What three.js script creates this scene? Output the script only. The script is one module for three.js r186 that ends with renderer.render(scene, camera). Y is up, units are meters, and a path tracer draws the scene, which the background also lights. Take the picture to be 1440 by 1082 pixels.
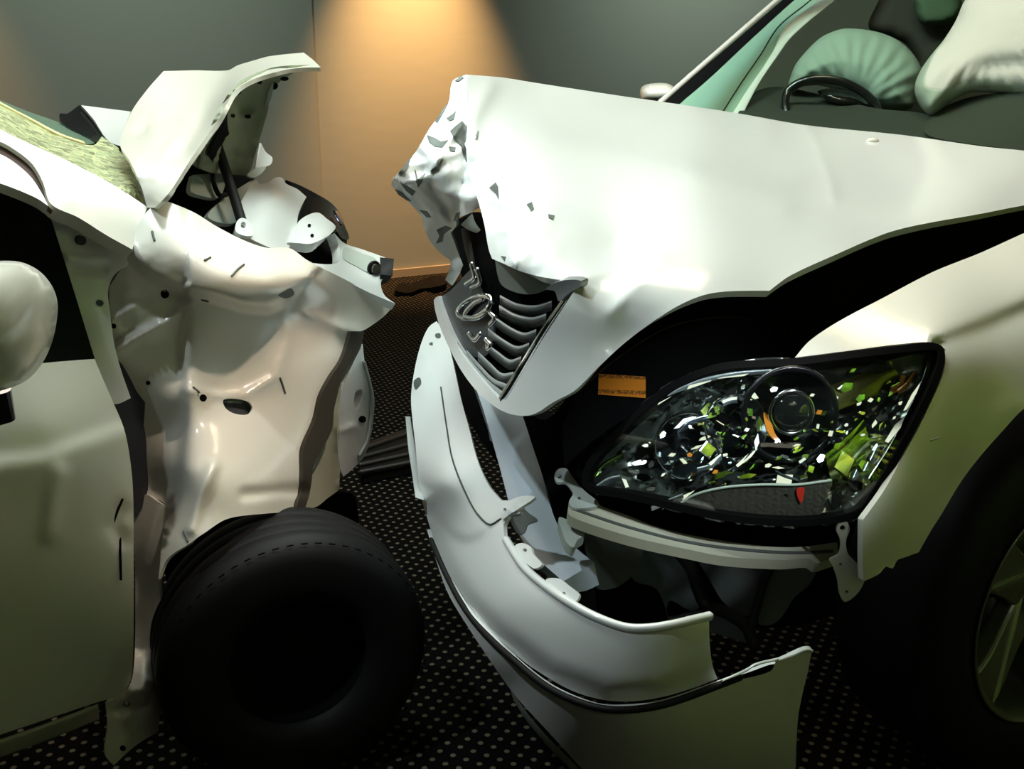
import * as THREE from 'three';
import { mergeGeometries } from 'three/addons/utils/BufferGeometryUtils.js';
import { ImprovedNoise } from 'three/addons/math/ImprovedNoise.js';
import { RectAreaLightUniformsLib } from 'three/addons/lights/RectAreaLightUniformsLib.js';

// ---------------------------------------------------------------- camera
const W = 1440, HH = 1082, F = 1486, EYE = 1.3, TILT = 16.7 * Math.PI / 180;
const scene = new THREE.Scene();
scene.background = new THREE.Color(0x000000);
const camera = new THREE.PerspectiveCamera(2 * Math.atan(HH / 2 / F) * 180 / Math.PI, W / HH, 0.05, 60);
camera.position.set(0, EYE, 0);
camera.rotation.x = -TILT;
const renderer = new THREE.WebGLRenderer({ antialias: true });
renderer.toneMapping = THREE.LinearToneMapping;
renderer.toneMappingExposure = 1.0;
renderer.shadowMap.enabled = true;
RectAreaLightUniformsLib.init();

// ---------------------------------------------------------------- large area lights (their glowing panels are built with the ceiling)
const V = (x, y, z) => new THREE.Vector3(x, y, z);
const AREAS = [   // position, target, width, height, intensity, colour
  [V(-0.25, 3.02, -2.45), V(0.0, 1.0, -2.2), 1.4, 0.8, 17, 0xeefff8],
  [V(-1.3, 3.02, -3.0), V(-0.9, 1.0, -2.4), 0.8, 0.6, 12, 0xfff0e0],
  [V(1.0, 3.02, -2.6), V(0.95, 1.0, -2.3), 0.9, 0.6, 11, 0xffe8c8],
  [V(1.3, 3.02, 1.4), V(0.9, 0.8, -0.5), 1.7, 1.1, 0.12, 0xfff6dc],  // added unseen fill panel, also the white reflection in the headlight facets
];
for (const [p, t, w, h, i, c] of AREAS) {
  const l = new THREE.RectAreaLight(c, i, w, h);
  l.position.copy(p); l.lookAt(t); scene.add(l);
}

// ---------------------------------------------------------------- measuring helpers
const co = Math.cos(TILT), si = Math.sin(TILT);
function ray(px, py) { const x = (px - W / 2) / F, y = (HH / 2 - py) / F; return V(x, y * co - si, -(co + y * si)); }
function P(px, py, d) { const r = ray(px, py); return r.multiplyScalar(d / -r.z).add(V(0, EYE, 0)); }
function rng(seed) { let s = seed >>> 0; return () => { s = (s + 0x6D2B79F5) >>> 0; let t = Math.imul(s ^ (s >>> 15), 1 | s); t = (t + Math.imul(t ^ (t >>> 7), 61 | t)) ^ t; return ((t ^ (t >>> 14)) >>> 0) / 4294967296; }; }
const noise = new ImprovedNoise();
const clamp = (x, a, b) => Math.min(b, Math.max(a, x));
const smooth = (a, b, x) => { const t = clamp((x - a) / (b - a), 0, 1); return t * t * (3 - 2 * t); };

function spline(c, lambda = 1e-4) {                 // thin-plate spline through [x, y, value]
  const n = c.length, m = n + 3, A = Array.from({ length: m }, () => new Float64Array(m + 1));
  const S = 500, k = (r2) => (r2 < 1e-12 ? 0 : r2 * Math.log(r2));
  for (let i = 0; i < n; i++) {
    for (let j = 0; j < n; j++) A[i][j] = k(((c[i][0] - c[j][0]) ** 2 + (c[i][1] - c[j][1]) ** 2) / S / S) + (i === j ? lambda : 0);
    A[i][n] = A[n][i] = 1; A[i][n + 1] = A[n + 1][i] = c[i][0] / S; A[i][n + 2] = A[n + 2][i] = c[i][1] / S; A[i][m] = c[i][2];
  }
  for (let i = 0; i < m; i++) {
    let p = i; for (let r = i + 1; r < m; r++) if (Math.abs(A[r][i]) > Math.abs(A[p][i])) p = r;
    [A[i], A[p]] = [A[p], A[i]];
    for (let r = i + 1; r < m; r++) { const f = A[r][i] / A[i][i]; if (f) for (let q = i; q <= m; q++) A[r][q] -= f * A[i][q]; }
  }
  const w = new Float64Array(m);
  for (let i = m - 1; i >= 0; i--) { let s = A[i][m]; for (let q = i + 1; q < m; q++) s -= A[i][q] * w[q]; w[i] = s / A[i][i]; }
  return (x, y) => { let s = w[n] + w[n + 1] * x / S + w[n + 2] * y / S; for (let i = 0; i < n; i++) s += w[i] * k(((x - c[i][0]) ** 2 + (y - c[i][1]) ** 2) / S / S); return s; };
}
function segDist(x, y, a, b) {
  const dx = b[0] - a[0], dy = b[1] - a[1], t = clamp(((x - a[0]) * dx + (y - a[1]) * dy) / (dx * dx + dy * dy || 1), 0, 1);
  return [Math.hypot(x - a[0] - t * dx, y - a[1] - t * dy), Math.sign(dx * (y - a[1]) - dy * (x - a[0])) || 1];
}
function lineDist(x, y, pts) { let best = [1e9, 1]; for (let i = 0; i + 1 < pts.length; i++) { const d = segDist(x, y, pts[i], pts[i + 1]); if (d[0] < best[0]) best = d; } return best; }
// relief in metres towards the viewer: ridges, steps and crumples of the sheet
function relief(list) {
  return (x, y) => {
    let s = 0;
    for (const f of list) {
      if (f.ridge) { const d = lineDist(x, y, f.ridge)[0]; s += f.a * (f.round ? Math.exp(-d * d / f.w / f.w) : Math.exp(-d / f.w)); }
      else if (f.step) { const [d, g] = lineDist(x, y, f.step); s += f.a * 0.5 * (1 + Math.tanh(d * g / f.w)) * (f.reach ? Math.exp(-d / f.reach) : 1); }
      else {
        const d = Math.hypot(x - f.x, (y - f.y) * (f.e || 1)) / f.r; if (d > 1) continue;
        const q = f.sc, a = 1 - Math.abs(noise.noise(x / q, y / q, f.z || 0.3)) * 2.2, b = 1 - Math.abs(noise.noise(x / q * 2.1 + 9, y / q * 2.1, 4.7)) * 2.2;
        s += f.a * (a + 0.45 * b) * (1 - d * d) ** 1;
      }
    }
    return s;
  };
}
// a field turns a spot of the outline into a point of the surface, by depth or by distance from a plane
function depthField(c, rel = []) {
  const f = spline(c.map(([x, y, d]) => [x, y, 1 / d])), r = relief(rel);
  return (x, y, lift = 0) => P(x, y, 1 / f(x, y) - r(x, y) - lift);
}
function planeField(pl, c, rel = []) {
  const f = spline(c), r = relief(rel), eye = pl.n.y * EYE;
  return (x, y, lift = 0) => { const v = ray(x, y); return v.multiplyScalar((pl.c + f(x, y) + r(x, y) + lift - eye) / pl.n.dot(v)).add(V(0, EYE, 0)); };
}
function outlineOf(o, step) {                       // closed outline, rounded except where a point carries a third entry
  const n = o.length, out = [];
  for (let i = 0; i < n; i++) {
    const a = o[i], b = o[(i + 1) % n], p = a[2] ? a : o[(i + n - 1) % n], q = b[2] ? b : o[(i + 2) % n];
    const len = Math.hypot(b[0] - a[0], b[1] - a[1]), k = Math.max(1, Math.round(len / step));
    const ta = [0, 1].map((e) => { const l0 = Math.hypot(a[0] - p[0], a[1] - p[1]) || len; return (b[e] - p[e]) / (len + l0) * len; });
    const tb = [0, 1].map((e) => { const l1 = Math.hypot(q[0] - b[0], q[1] - b[1]) || len; return (q[e] - a[e]) / (len + l1) * len; });
    for (let j = 0; j < k; j++) {
      const t = j / k, t2 = t * t, t3 = t2 * t;
      out.push([0, 1].map((e) => (2 * t3 - 3 * t2 + 1) * a[e] + (t3 - 2 * t2 + t) * ta[e] + (3 * t2 - 2 * t3) * b[e] + (t3 - t2) * tb[e]));
    }
  }
  return out;
}
function inside(x, y, o) { let c = false; for (let i = 0, j = o.length - 1; i < o.length; j = i++) if ((o[i][1] > y) !== (o[j][1] > y) && x < (o[j][0] - o[i][0]) * (y - o[i][1]) / (o[j][1] - o[i][1]) + o[i][0]) c = !c; return c; }
function delaunay(pts) {
  const n = pts.length, all = pts.concat([[-9e4, -9e4], [9e4, -9e4], [0, 9e4]]), idx = [...pts.keys()].sort((a, b) => pts[a][0] - pts[b][0]);
  const circ = (i, j, k) => {
    const [ax, ay] = all[i], [bx, by] = all[j], [cx, cy] = all[k], d = 2 * ((bx - ax) * (cy - ay) - (by - ay) * (cx - ax));
    const b2 = (bx - ax) ** 2 + (by - ay) ** 2, c2 = (cx - ax) ** 2 + (cy - ay) ** 2;
    const ux = ((cy - ay) * b2 - (by - ay) * c2) / d, uy = ((bx - ax) * c2 - (cx - ax) * b2) / d;
    return { i, j, k, x: ax + ux, y: ay + uy, r: ux * ux + uy * uy };
  };
  let open = [circ(n, n + 1, n + 2)]; const done = [];
  for (const p of idx) {
    const [x, y] = all[p], edges = new Map(), keep = [];
    for (const t of open) {
      const dx = x - t.x;
      if (dx > 0 && dx * dx > t.r) { done.push(t); continue; }
      if (dx * dx + (y - t.y) ** 2 > t.r) { keep.push(t); continue; }
      for (const [a, b] of [[t.i, t.j], [t.j, t.k], [t.k, t.i]]) { const r = b * 1e6 + a; if (edges.has(r)) edges.delete(r); else edges.set(a * 1e6 + b, [a, b]); }
    }
    open = keep;
    for (const [a, b] of edges.values()) open.push(circ(a, b, p));
  }
  return done.concat(open).filter((t) => t.i < n && t.j < n && t.k < n).map((t) => [t.i, t.j, t.k]);
}
// a sheet of real thickness: outline, surface field, hem and back
function sheet(o, field, { step = 8, th = 0.012, holes = [], lift = 0, bulge = null, waves = null } = {}) {
  const r = rng(o.length * 977 + Math.round(o[0][0] * 7)), loops = [outlineOf(o, step * 0.7), ...holes.map((h) => outlineOf(h, step * 0.5))];
  const ok = (x, y) => inside(x, y, loops[0]) && !loops.slice(1).some((h) => inside(x, y, h));
  const pts = [], starts = [];
  for (const l of loops) { starts.push(pts.length); for (const p of l) pts.push([p[0] + (r() - 0.5) * 2e-3, p[1] + (r() - 0.5) * 2e-3]); }
  const nb = pts.length;
  let x0 = 1e9, x1 = -1e9, y0 = 1e9, y1 = -1e9; for (const [x, y] of loops[0]) { x0 = Math.min(x0, x); x1 = Math.max(x1, x); y0 = Math.min(y0, y); y1 = Math.max(y1, y); }
  const closed = loops.map((l) => [...l, l[0]]), edge = (x, y) => Math.min(...closed.map((l) => lineDist(x, y, l)[0]));
  let row = 0;
  for (let y = y0; y < y1; y += step * 0.866, row++) for (let x = x0 + (row % 2) * step / 2; x < x1; x += step) {
    const px = x + (r() - 0.5) * step * 0.1, py = y + (r() - 0.5) * step * 0.1;
    if (ok(px, py) && edge(px, py) > step * 0.5) pts.push([px, py]);
  }
  const tri = delaunay(pts).filter(([a, b, c]) => ok((pts[a][0] + pts[b][0] + pts[c][0]) / 3, (pts[a][1] + pts[b][1] + pts[c][1]) / 3));
  for (const t of tri) { const [a, b, c] = t.map((i) => pts[i]); if ((b[0] - a[0]) * (c[1] - a[1]) - (b[1] - a[1]) * (c[0] - a[0]) > 0) t.reverse(); }
  const eye = V(0, EYE, 0), N = pts.length, pos = [], back = [];
  const prof = pts.map(([x, y], i) => { if (!bulge) return 0; const e = i < nb ? 0 : clamp(edge(x, y) / bulge.R, 0, 1); return Math.sqrt(1 - (1 - e) ** 2); });
  pts.forEach(([x, y], i) => {
    const p = field(x, y, lift), d = eye.clone().sub(p).normalize();
    if (bulge) { back.push(p.clone().addScaledVector(d, -bulge.back * prof[i])); p.addScaledVector(d, bulge.front * prof[i] + (waves ? waves(x, y) * prof[i] : 0)); }
    pos.push(p);
  });
  const flat = (a) => { const f = new Float32Array(a.length * 3); a.forEach((p, i) => p.toArray(f, i * 3)); return f; };
  const g = new THREE.BufferGeometry(); g.setAttribute('position', new THREE.BufferAttribute(flat(pos), 3)); g.setIndex(tri.flat()); g.computeVertexNormals();
  const nn = g.attributes.normal;
  const parts = [g];
  if (!bulge) pos.forEach((p, i) => back.push(p.clone().add(V(nn.getX(i), nn.getY(i), nn.getZ(i)).multiplyScalar(-th))));
  const gb = new THREE.BufferGeometry(); gb.setAttribute('position', new THREE.BufferAttribute(flat(back), 3)); gb.setIndex(tri.map(([a, b, c]) => [c, b, a]).flat()); gb.computeVertexNormals(); parts.push(gb);
  if (bulge) {                                     // one closed skin: weld the rim by sharing its normals
    for (let i = 0; i < nb; i++) { const q = V(nn.getX(i), nn.getY(i), nn.getZ(i)).add(V(gb.attributes.normal.getX(i), gb.attributes.normal.getY(i), gb.attributes.normal.getZ(i))).normalize(); nn.setXYZ(i, q.x, q.y, q.z); gb.attributes.normal.setXYZ(i, q.x, q.y, q.z); }
  } else {
    const rp = [], ri = [];
    starts.forEach((s, li) => {
      const e = li + 1 < starts.length ? starts[li + 1] : nb, base = rp.length, m = e - s;
      for (let i = s; i < e; i++) rp.push(pos[i], back[i]);
      let area = 0; for (let i = 0; i < m; i++) { const a = pts[s + i], b = pts[s + (i + 1) % m]; area += a[0] * b[1] - b[0] * a[1]; }
      const flip = (area > 0) === (li === 0);
      for (let i = 0; i < m; i++) { const a = base + 2 * i, b = base + 2 * ((i + 1) % m); if (flip) ri.push(a, a + 1, b, b, a + 1, b + 1); else ri.push(a, b, a + 1, b, b + 1, a + 1); }
    });
    const gr = new THREE.BufferGeometry(); gr.setAttribute('position', new THREE.BufferAttribute(flat(rp), 3)); gr.setIndex(ri); gr.computeVertexNormals(); parts.push(gr);
  }
  const out = mergeGeometries(parts);
  // surface coordinates in metres, on the plane of the sheet
  const a = pos[0], u = V(1, 0, 0), nrm = V(0, 0, 0); for (let i = 0; i < N; i++) nrm.add(V(nn.getX(i), nn.getY(i), nn.getZ(i))); nrm.normalize();
  u.addScaledVector(nrm, -u.dot(nrm)).normalize(); const v = nrm.clone().cross(u), pa = out.attributes.position, uv = new Float32Array(pa.count * 2);
  for (let i = 0; i < pa.count; i++) { const q = V(pa.getX(i) - a.x, pa.getY(i) - a.y, pa.getZ(i) - a.z); uv[2 * i] = q.dot(u); uv[2 * i + 1] = q.dot(v); }
  out.setAttribute('uv', new THREE.BufferAttribute(uv, 2));
  return out;
}
function tube(pts, r, closed = false, seg = 0) {   // pts: points in the world
  const c = new THREE.CatmullRomCurve3(pts, closed, 'centripetal');
  const g = new THREE.TubeGeometry(c, seg || Math.max(8, pts.length * 6), r, 8, closed);
  if (closed) return g;
  const caps = [0, 1].map((t) => { const s = new THREE.SphereGeometry(r, 8, 6); const p = c.getPointAt(t); s.translate(p.x, p.y, p.z); return s; });
  return mergeGeometries([g, ...caps]);
}
const along = (p) => new THREE.CatmullRomCurve3(p.map(([x, y]) => V(x, y, 0))).getSpacedPoints(p.length * 6).map((q) => [q.x, q.y]);
function box(w, h, d, x = 0, y = 0, z = 0) { const g = new THREE.BoxGeometry(w, h, d); g.translate(x, y, z); return g; }
function spin(profile, hub, axis, seg = 48, up = V(0, 1, 0)) {  // lathe whose axis points along `axis` from `hub`; profile [[radius, along], ...]
  const g = new THREE.LatheGeometry(profile.map(([r, a]) => new THREE.Vector2(r, a)), seg);
  return place(g, hub, axis);
}
function place(g, at, axis) { const q = new THREE.Quaternion().setFromUnitVectors(V(0, 1, 0), axis.clone().normalize()); g.applyQuaternion(q); g.translate(at.x, at.y, at.z); return g; }

// ---------------------------------------------------------------- naming
const taken = {};
function numbered(n) { const k = taken[n] = (taken[n] ?? -1) + 1; return k ? n + '_' + String(k).padStart(3, '0') : n; }
function thing(name, label, category, at, group) {
  const o = new THREE.Group(); o.name = numbered(name); o.position.copy(at); scene.add(o);
  o.userData = { label, category }; if (group) o.userData.group = group; o.userData.at = undefined; delete o.userData.at;
  origin.set(o, at.clone()); return o;
}
const origin = new Map();
function part(name, geo, mat, parent, label) {
  const at = origin.get(parent); const g = geo.clone(); g.translate(-at.x, -at.y, -at.z);
  const m = new THREE.Mesh(g, mat); m.name = name; parent.add(m); origin.set(m, at);
  if (label) m.userData.label = label; return m;
}
function struct(name, geo, mat, parent = scene) { const m = new THREE.Mesh(geo, mat); m.name = name; if (parent === scene) m.userData.kind = 'structure'; parent.add(m); return m; }

// ---------------------------------------------------------------- materials
const lin = (r, g, b) => new THREE.Color().setRGB(r, g, b);
const std = (color, roughness, metalness = 0, extra = {}) => new THREE.MeshStandardMaterial({ color, roughness, metalness, ...extra });
const phy = (o) => new THREE.MeshPhysicalMaterial(o);
function dataTex(n, fn, srgb, rep = 1) {
  const d = new Uint8Array(n * n * 4);
  for (let y = 0; y < n; y++) for (let x = 0; x < n; x++) { const c = fn(x / n, y / n); for (let k = 0; k < 3; k++) d[(y * n + x) * 4 + k] = clamp(c[k], 0, 1) * 255; d[(y * n + x) * 4 + 3] = 255; }
  const t = new THREE.DataTexture(d, n, n); t.magFilter = THREE.LinearFilter; t.minFilter = THREE.LinearMipmapLinearFilter; t.generateMipmaps = true;
  t.wrapS = t.wrapT = THREE.RepeatWrapping; t.repeat.set(rep, rep); if (srgb) t.colorSpace = THREE.SRGBColorSpace; t.needsUpdate = true; return t;
}
const M = {
  paint: phy({ color: lin(0.80, 0.79, 0.70), roughness: 0.42, metalness: 0, clearcoat: 0.9, clearcoatRoughness: 0.16 }),
  paintCool: phy({ color: lin(0.77, 0.80, 0.78), roughness: 0.42, clearcoat: 0.9, clearcoatRoughness: 0.14 }),
  primer: std(lin(0.40, 0.45, 0.41), 0.7),
  innerSkin: std(lin(0.26, 0.30, 0.20), 0.6),
  bare: std(lin(0.10, 0.12, 0.11), 0.55, 0.3),
  beam: std(lin(0.42, 0.49, 0.53), 0.45, 0.1),
  black: phy({ color: lin(0.003, 0.003, 0.003), roughness: 0.85, specularIntensity: 0.15 }),
  trim: phy({ color: lin(0.006, 0.007, 0.008), roughness: 0.25, clearcoat: 0.6 }),
  rubber: phy({ color: lin(0.008, 0.008, 0.008), roughness: 0.6, specularIntensity: 0.45 }),
  torn: std(lin(0.035, 0.028, 0.017), 0.8),
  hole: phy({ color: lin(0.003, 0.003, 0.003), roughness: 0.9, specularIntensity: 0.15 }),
  chrome: std(lin(0.72, 0.75, 0.78), 0.12, 1),
  darkChrome: std(lin(0.16, 0.18, 0.19), 0.18, 1),
  grille: phy({ color: lin(0.34, 0.37, 0.36), roughness: 0.35, metalness: 0.1, clearcoat: 0.7, clearcoatRoughness: 0.15 }),
  olive: std(lin(0.42, 0.43, 0.32), 0.5),
  dark: std(lin(0.05, 0.06, 0.05), 0.7),
  clear: phy({ color: lin(0.97, 1, 0.97), roughness: 0.0, transmission: 1, thickness: 0, ior: 1.5 }),
  screen: phy({ color: lin(0.93, 0.985, 0.95), roughness: 0.0, transmission: 1, thickness: 0, ior: 1.5 }),
  darkGlass: phy({ color: lin(0.003, 0.004, 0.004), roughness: 0.3, specularIntensity: 0.15 }),
  amber: phy({ color: lin(0.75, 0.25, 0.03), roughness: 0.15, clearcoat: 1 }),
  red: std(lin(0.55, 0.03, 0.02), 0.3),
  orange: std(lin(0.55, 0.22, 0.02), 0.6),
  bag: std(lin(0.55, 0.58, 0.50), 0.85),
  dash: std(lin(0.035, 0.042, 0.033), 0.75),
  cabin: std(lin(0.10, 0.12, 0.09), 0.8),
  alloy: std(lin(0.30, 0.31, 0.27), 0.35, 0.8),
  steel: std(lin(0.35, 0.35, 0.33), 0.4, 0.9),
};

// ---------------------------------------------------------------- the room
const carpetTex = (srgb) => dataTex(256, (u, v) => {
  let d = 9; for (const [a, b] of [[0.25, 0.25], [0.75, 0.75]]) d = Math.min(d, Math.hypot(u - a, v - b));
  const k = 1 - smooth(0.12, 0.17, d), n = 0.5 + 0.5 * noise.noise(u * 40, v * 40, 1.5);
  return srgb ? [0.012 + 0.36 * k + 0.012 * n, 0.011 + 0.34 * k + 0.012 * n, 0.010 + 0.28 * k + 0.012 * n] : [k, k, k];
}, srgb);
const floorMat = phy({ color: 0xffffff, roughness: 0.9, specularIntensity: 0.15, map: carpetTex(true), bumpMap: carpetTex(false), bumpScale: 0.003 });
{
  const g = box(11, 0.2, 16, 0, -0.1, -4.2), p = g.attributes.position, uv = g.attributes.uv;
  for (let i = 0; i < p.count; i++) { const x = p.getX(i), z = p.getZ(i), c = Math.cos(0.32), s = Math.sin(0.32); uv.setXY(i, (x * c - z * s) / 0.042, (x * s + z * c) / 0.042); }
  struct('floor', g, floorMat);
}
const plaster = std(lin(0.26, 0.28, 0.25), 0.85, 0, { bumpMap: dataTex(256, (u, v) => { const n = 0.5 + 0.5 * noise.noise(u * 30, v * 30, 2.2); return [n, n, n]; }, false, 2), bumpScale: 0.0006 });
const darkWall = std(lin(0.06, 0.06, 0.045), 0.9);
struct('ceiling', box(11, 0.2, 16, 0, 3.2, -4.2), std(lin(0.06, 0.06, 0.055), 0.9));
struct('wall_left', box(0.2, 3.4, 16, -5.4, 1.5, -4.2), darkWall);
struct('wall_right', box(0.2, 3.4, 16, 5.4, 1.5, -4.2), darkWall);
struct('wall_front', box(11, 3.4, 0.2, 0, 1.5, 3.7), darkWall);
struct('wall_far', box(11, 3.4, 0.2, 0, 1.5, -12.1), darkWall);
// the wall behind the cars stands askew; the left half is set forward of the right
const wallAt = P(590, 386, 6.85), wallTurn = 0.5, wt = V(Math.cos(wallTurn), 0, -Math.sin(wallTurn)), wn = V(Math.sin(wallTurn), 0, Math.cos(wallTurn));
const onWall = (g) => { g.rotateY(wallTurn); g.translate(wallAt.x, 0, wallAt.z); return g; };
{
  const back = struct('wall_back', onWall(box(9, 3.4, 0.2, 3.2, 1.5, -0.1)), plaster);
  // seam at px 449
  let s = 0; for (let k = -400; k < 0; k++) { const q = wallAt.clone().addScaledVector(wt, k / 200).addScaledVector(wn, 0.03); if (q.x / -q.z * F / 1.0 + 720 < 449 + 6) s = k / 200; }
  struct('wall_panel', onWall(box(5, 3.4, 0.16, s - 2.5, 1.5, -0.05)), plaster);
  const base = std(lin(0.30, 0.25, 0.18), 0.5);
  struct('baseboard_back', onWall(box(8, 0.05, 0.03, 3.0 + s + 1.0, 0.025, 0.015)), base);
}
// ---------------------------------------------------------------- lamps
function wallLamp(name, label, at, target, intensity, angle, color, penumbra = 0.6) {
  const t = thing(name, label, 'lamp', at), d = target.clone().sub(at).normalize();
  part('housing', spin([[0.0, -0.16], [0.05, -0.16], [0.055, -0.02], [0.055, 0.0], [0.046, 0.0], [0.042, -0.03], [0, -0.03]], at, d, 24), M.black, t);
  const bulb = std(lin(0.02, 0.02, 0.02), 0.5, 0, { emissive: color, emissiveIntensity: 4 });
  part('bulb', spin([[0, -0.027], [0.04, -0.027], [0.04, -0.024], [0, -0.022]], at, d, 24), bulb, t);
  part('stem', tube([at.clone().addScaledVector(d, -0.1), V(at.x, 3.1, at.z)], 0.008), M.black, t);
  const l = new THREE.SpotLight(color, intensity, 0, angle, penumbra, 2); l.position.copy(at).addScaledVector(d, 0.01); l.target.position.copy(target); l.shadow.radius = 2; scene.add(l, l.target);
}
const warm = 0xffbd78, cream = 0xffe6c8, wash = 0xe6f6e4;
const wallSpot = (px, out, drop) => { let b = 0, e = 1e9; for (let k = -800; k < 800; k++) { const q = wallAt.clone().addScaledVector(wt, k / 200); const ex = Math.abs(q.x / -q.z * F * 0.97 + 720 - px); if (q.z < -0.5 && ex < e) { e = ex; b = k / 200; } } return wallAt.clone().addScaledVector(wt, b).addScaledVector(wn, out).setY(drop); };
wallLamp('spot_lamp', 'warm wall-washing spot lamp high on the wall between the two cars', wallSpot(590, 0.55, 2.9), wallSpot(590, 0.0, 0.58), 80, 0.475, warm, 1);
wallLamp('spot_lamp', 'warm wall-washing spot lamp high on the wall at the far left', wallSpot(-45, 0.7, 2.9), wallSpot(-45, 0.06, 0.6), 12, 0.36, warm, 1);
wallLamp('spot_lamp', 'spot lamp on the ceiling aimed at the crushed fender of the left car', V(0.6, 2.95, -1.12), V(-0.44, 0.70, -1.86), 12.5, 0.125, 0xffe8d4, 0.7);
wallLamp('spot_lamp', 'added unseen spot lamp brightening the headlight of the right car', V(1.5, 2.95, 0.9), P(1040, 615, 1.58), 40, 0.07, 0xeaf4ff, 0.8);  // added lamp, only there to brighten the inside of the headlight
wallLamp('spot_lamp', 'added unseen spot lamp brightening the nose and bumper of the right car', V(-1.2, 2.95, -0.85), V(-0.12, 0.82, -1.75), 11, 0.26, 0xeefcff, 0.9);  // added lamp, lifts the brightness of nose, grille and bumper
wallLamp('spot_lamp', 'added unseen fill lamp brightening the left half of the wall', wallSpot(230, 1.5, 2.75), wallSpot(230, 0.06, 1.9), 6.4, 0.95, wash, 1);  // added fill lamp, lifts the wall on the left
wallLamp('spot_lamp', 'added unseen fill lamp brightening the right half of the wall', wallSpot(960, 1.5, 2.75), wallSpot(960, 0.0, 2.0), 9.5, 0.95, wash, 1);  // added fill lamp, lifts the wall on the right
AREAS.forEach(([p, t, w, h, i, c], k) => {
  const q = thing('ceiling_light', ['large ceiling light panel above the hood of the right car', 'small ceiling light panel above the hood of the left car', 'warm ceiling light panel above the fender of the right car', 'added unseen fill light panel behind the visitor'][k], 'ceiling light', p);
  const o = new THREE.Object3D(); o.position.copy(p); o.lookAt(t); o.updateMatrix();
  const glow = new THREE.PlaneGeometry(w, h); glow.translate(0, 0, -0.004); glow.applyMatrix4(o.matrix);
  const fr = mergeGeometries([box(w + 0.08, 0.04, 0.05, 0, h / 2 + 0.02, -0.025), box(w + 0.08, 0.04, 0.05, 0, -h / 2 - 0.02, -0.025), box(0.04, h, 0.05, w / 2 + 0.02, 0, -0.025), box(0.04, h, 0.05, -w / 2 - 0.02, 0, -0.025), box(w, h, 0.01, 0, 0, -0.045)]); fr.applyMatrix4(o.matrix);
  part('frame', fr, M.steel, q);
  part('diffuser', glow, std(lin(0.02, 0.02, 0.02), 0.6, 0, { emissive: c, emissiveIntensity: 1.0 }), q);
});
// hedge in a planter on the visitor's side of the hall
{
  const at = V(3.3, 0, 0.3), t = thing('hedge', 'bright green leafy hedge in a planter beside the visitor', 'hedge', at);
  part('planter', mergeGeometries([box(0.5, 0.45, 4.2, at.x, 0.23, at.z), box(0.56, 0.05, 4.26, at.x, 0.45, at.z)]), M.dark, t);
  const leaf = new THREE.BufferGeometry();
  leaf.setAttribute('position', new THREE.BufferAttribute(new Float32Array([0, 0, 0, 0.045, 0.08, 0.008, 0, 0.2, 0.02, -0.045, 0.08, 0.008]), 3));
  leaf.setIndex([0, 1, 2, 0, 2, 3]); leaf.computeVertexNormals();
  const lm = phy({ color: lin(0.24, 0.44, 0.04), roughness: 0.5, transmission: 0.35, thickness: 0, side: THREE.DoubleSide });
  const n = 1100, im = new THREE.InstancedMesh(leaf, lm, n), r = rng(5), m = new THREE.Matrix4(), q = new THREE.Quaternion(), e = new THREE.Euler();
  for (let i = 0; i < n; i++) {
    const z = (r() - 0.5) * 4.1, y = 0.55 + r() * 1.3, depth = 0.26 + 0.12 * noise.noise(z * 2, y * 2, 3);
    e.set(r() * 6, r() * 6, r() * 6); q.setFromEuler(e); const s = 0.7 + r() * 0.8;
    im.setMatrixAt(i, m.compose(V((r() - 0.5) * 2 * depth, y, z), q, V(s, s, s)));
    im.setColorAt(i, lin(0.6 + r() * 0.9, 0.7 + r() * 0.6, 0.4 + r() * 0.6));
  }
  im.name = 'leaves'; im.userData.kind = 'stuff'; t.add(im);
  wallLamp('spot_lamp', 'added unseen spot lamp lighting the leafy hedge', V(1.9, 2.9, -0.4), V(3.2, 1.1, -0.6), 90, 0.5, 0xfff4c8, 0.5);  // added lamp, makes the leaves bright enough to reflect
  wallLamp('spot_lamp', 'second added unseen spot lamp lighting the near end of the leafy hedge', V(1.9, 2.9, 1.2), V(3.2, 1.1, 1.2), 90, 0.5, 0xfff4c8, 0.5);  // added lamp for the near end of the hedge
}
// ---------------------------------------------------------------- the car on the right
const hubR = V(0.96, 0.36, -1.79), PHI = 38 * Math.PI / 180, fw = V(-Math.cos(PHI), 0, Math.sin(PHI)), inb = V(-Math.sin(PHI), 0, -Math.cos(PHI));
const RC = (f, i, h) => V(hubR.x, 0, hubR.z).addScaledVector(fw, f).addScaledVector(inb, i).setY(h);   // forward of the axle, inboard of the side, height
const right = thing('car', 'silver-white car on the right with popped-up crumpled hood, hanging bumper and clear headlight', 'car', V(hubR.x, 0, hubR.z));
const addR = (name, geo, mat, parent = right, label) => part(name, geo, mat, parent, label);

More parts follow.
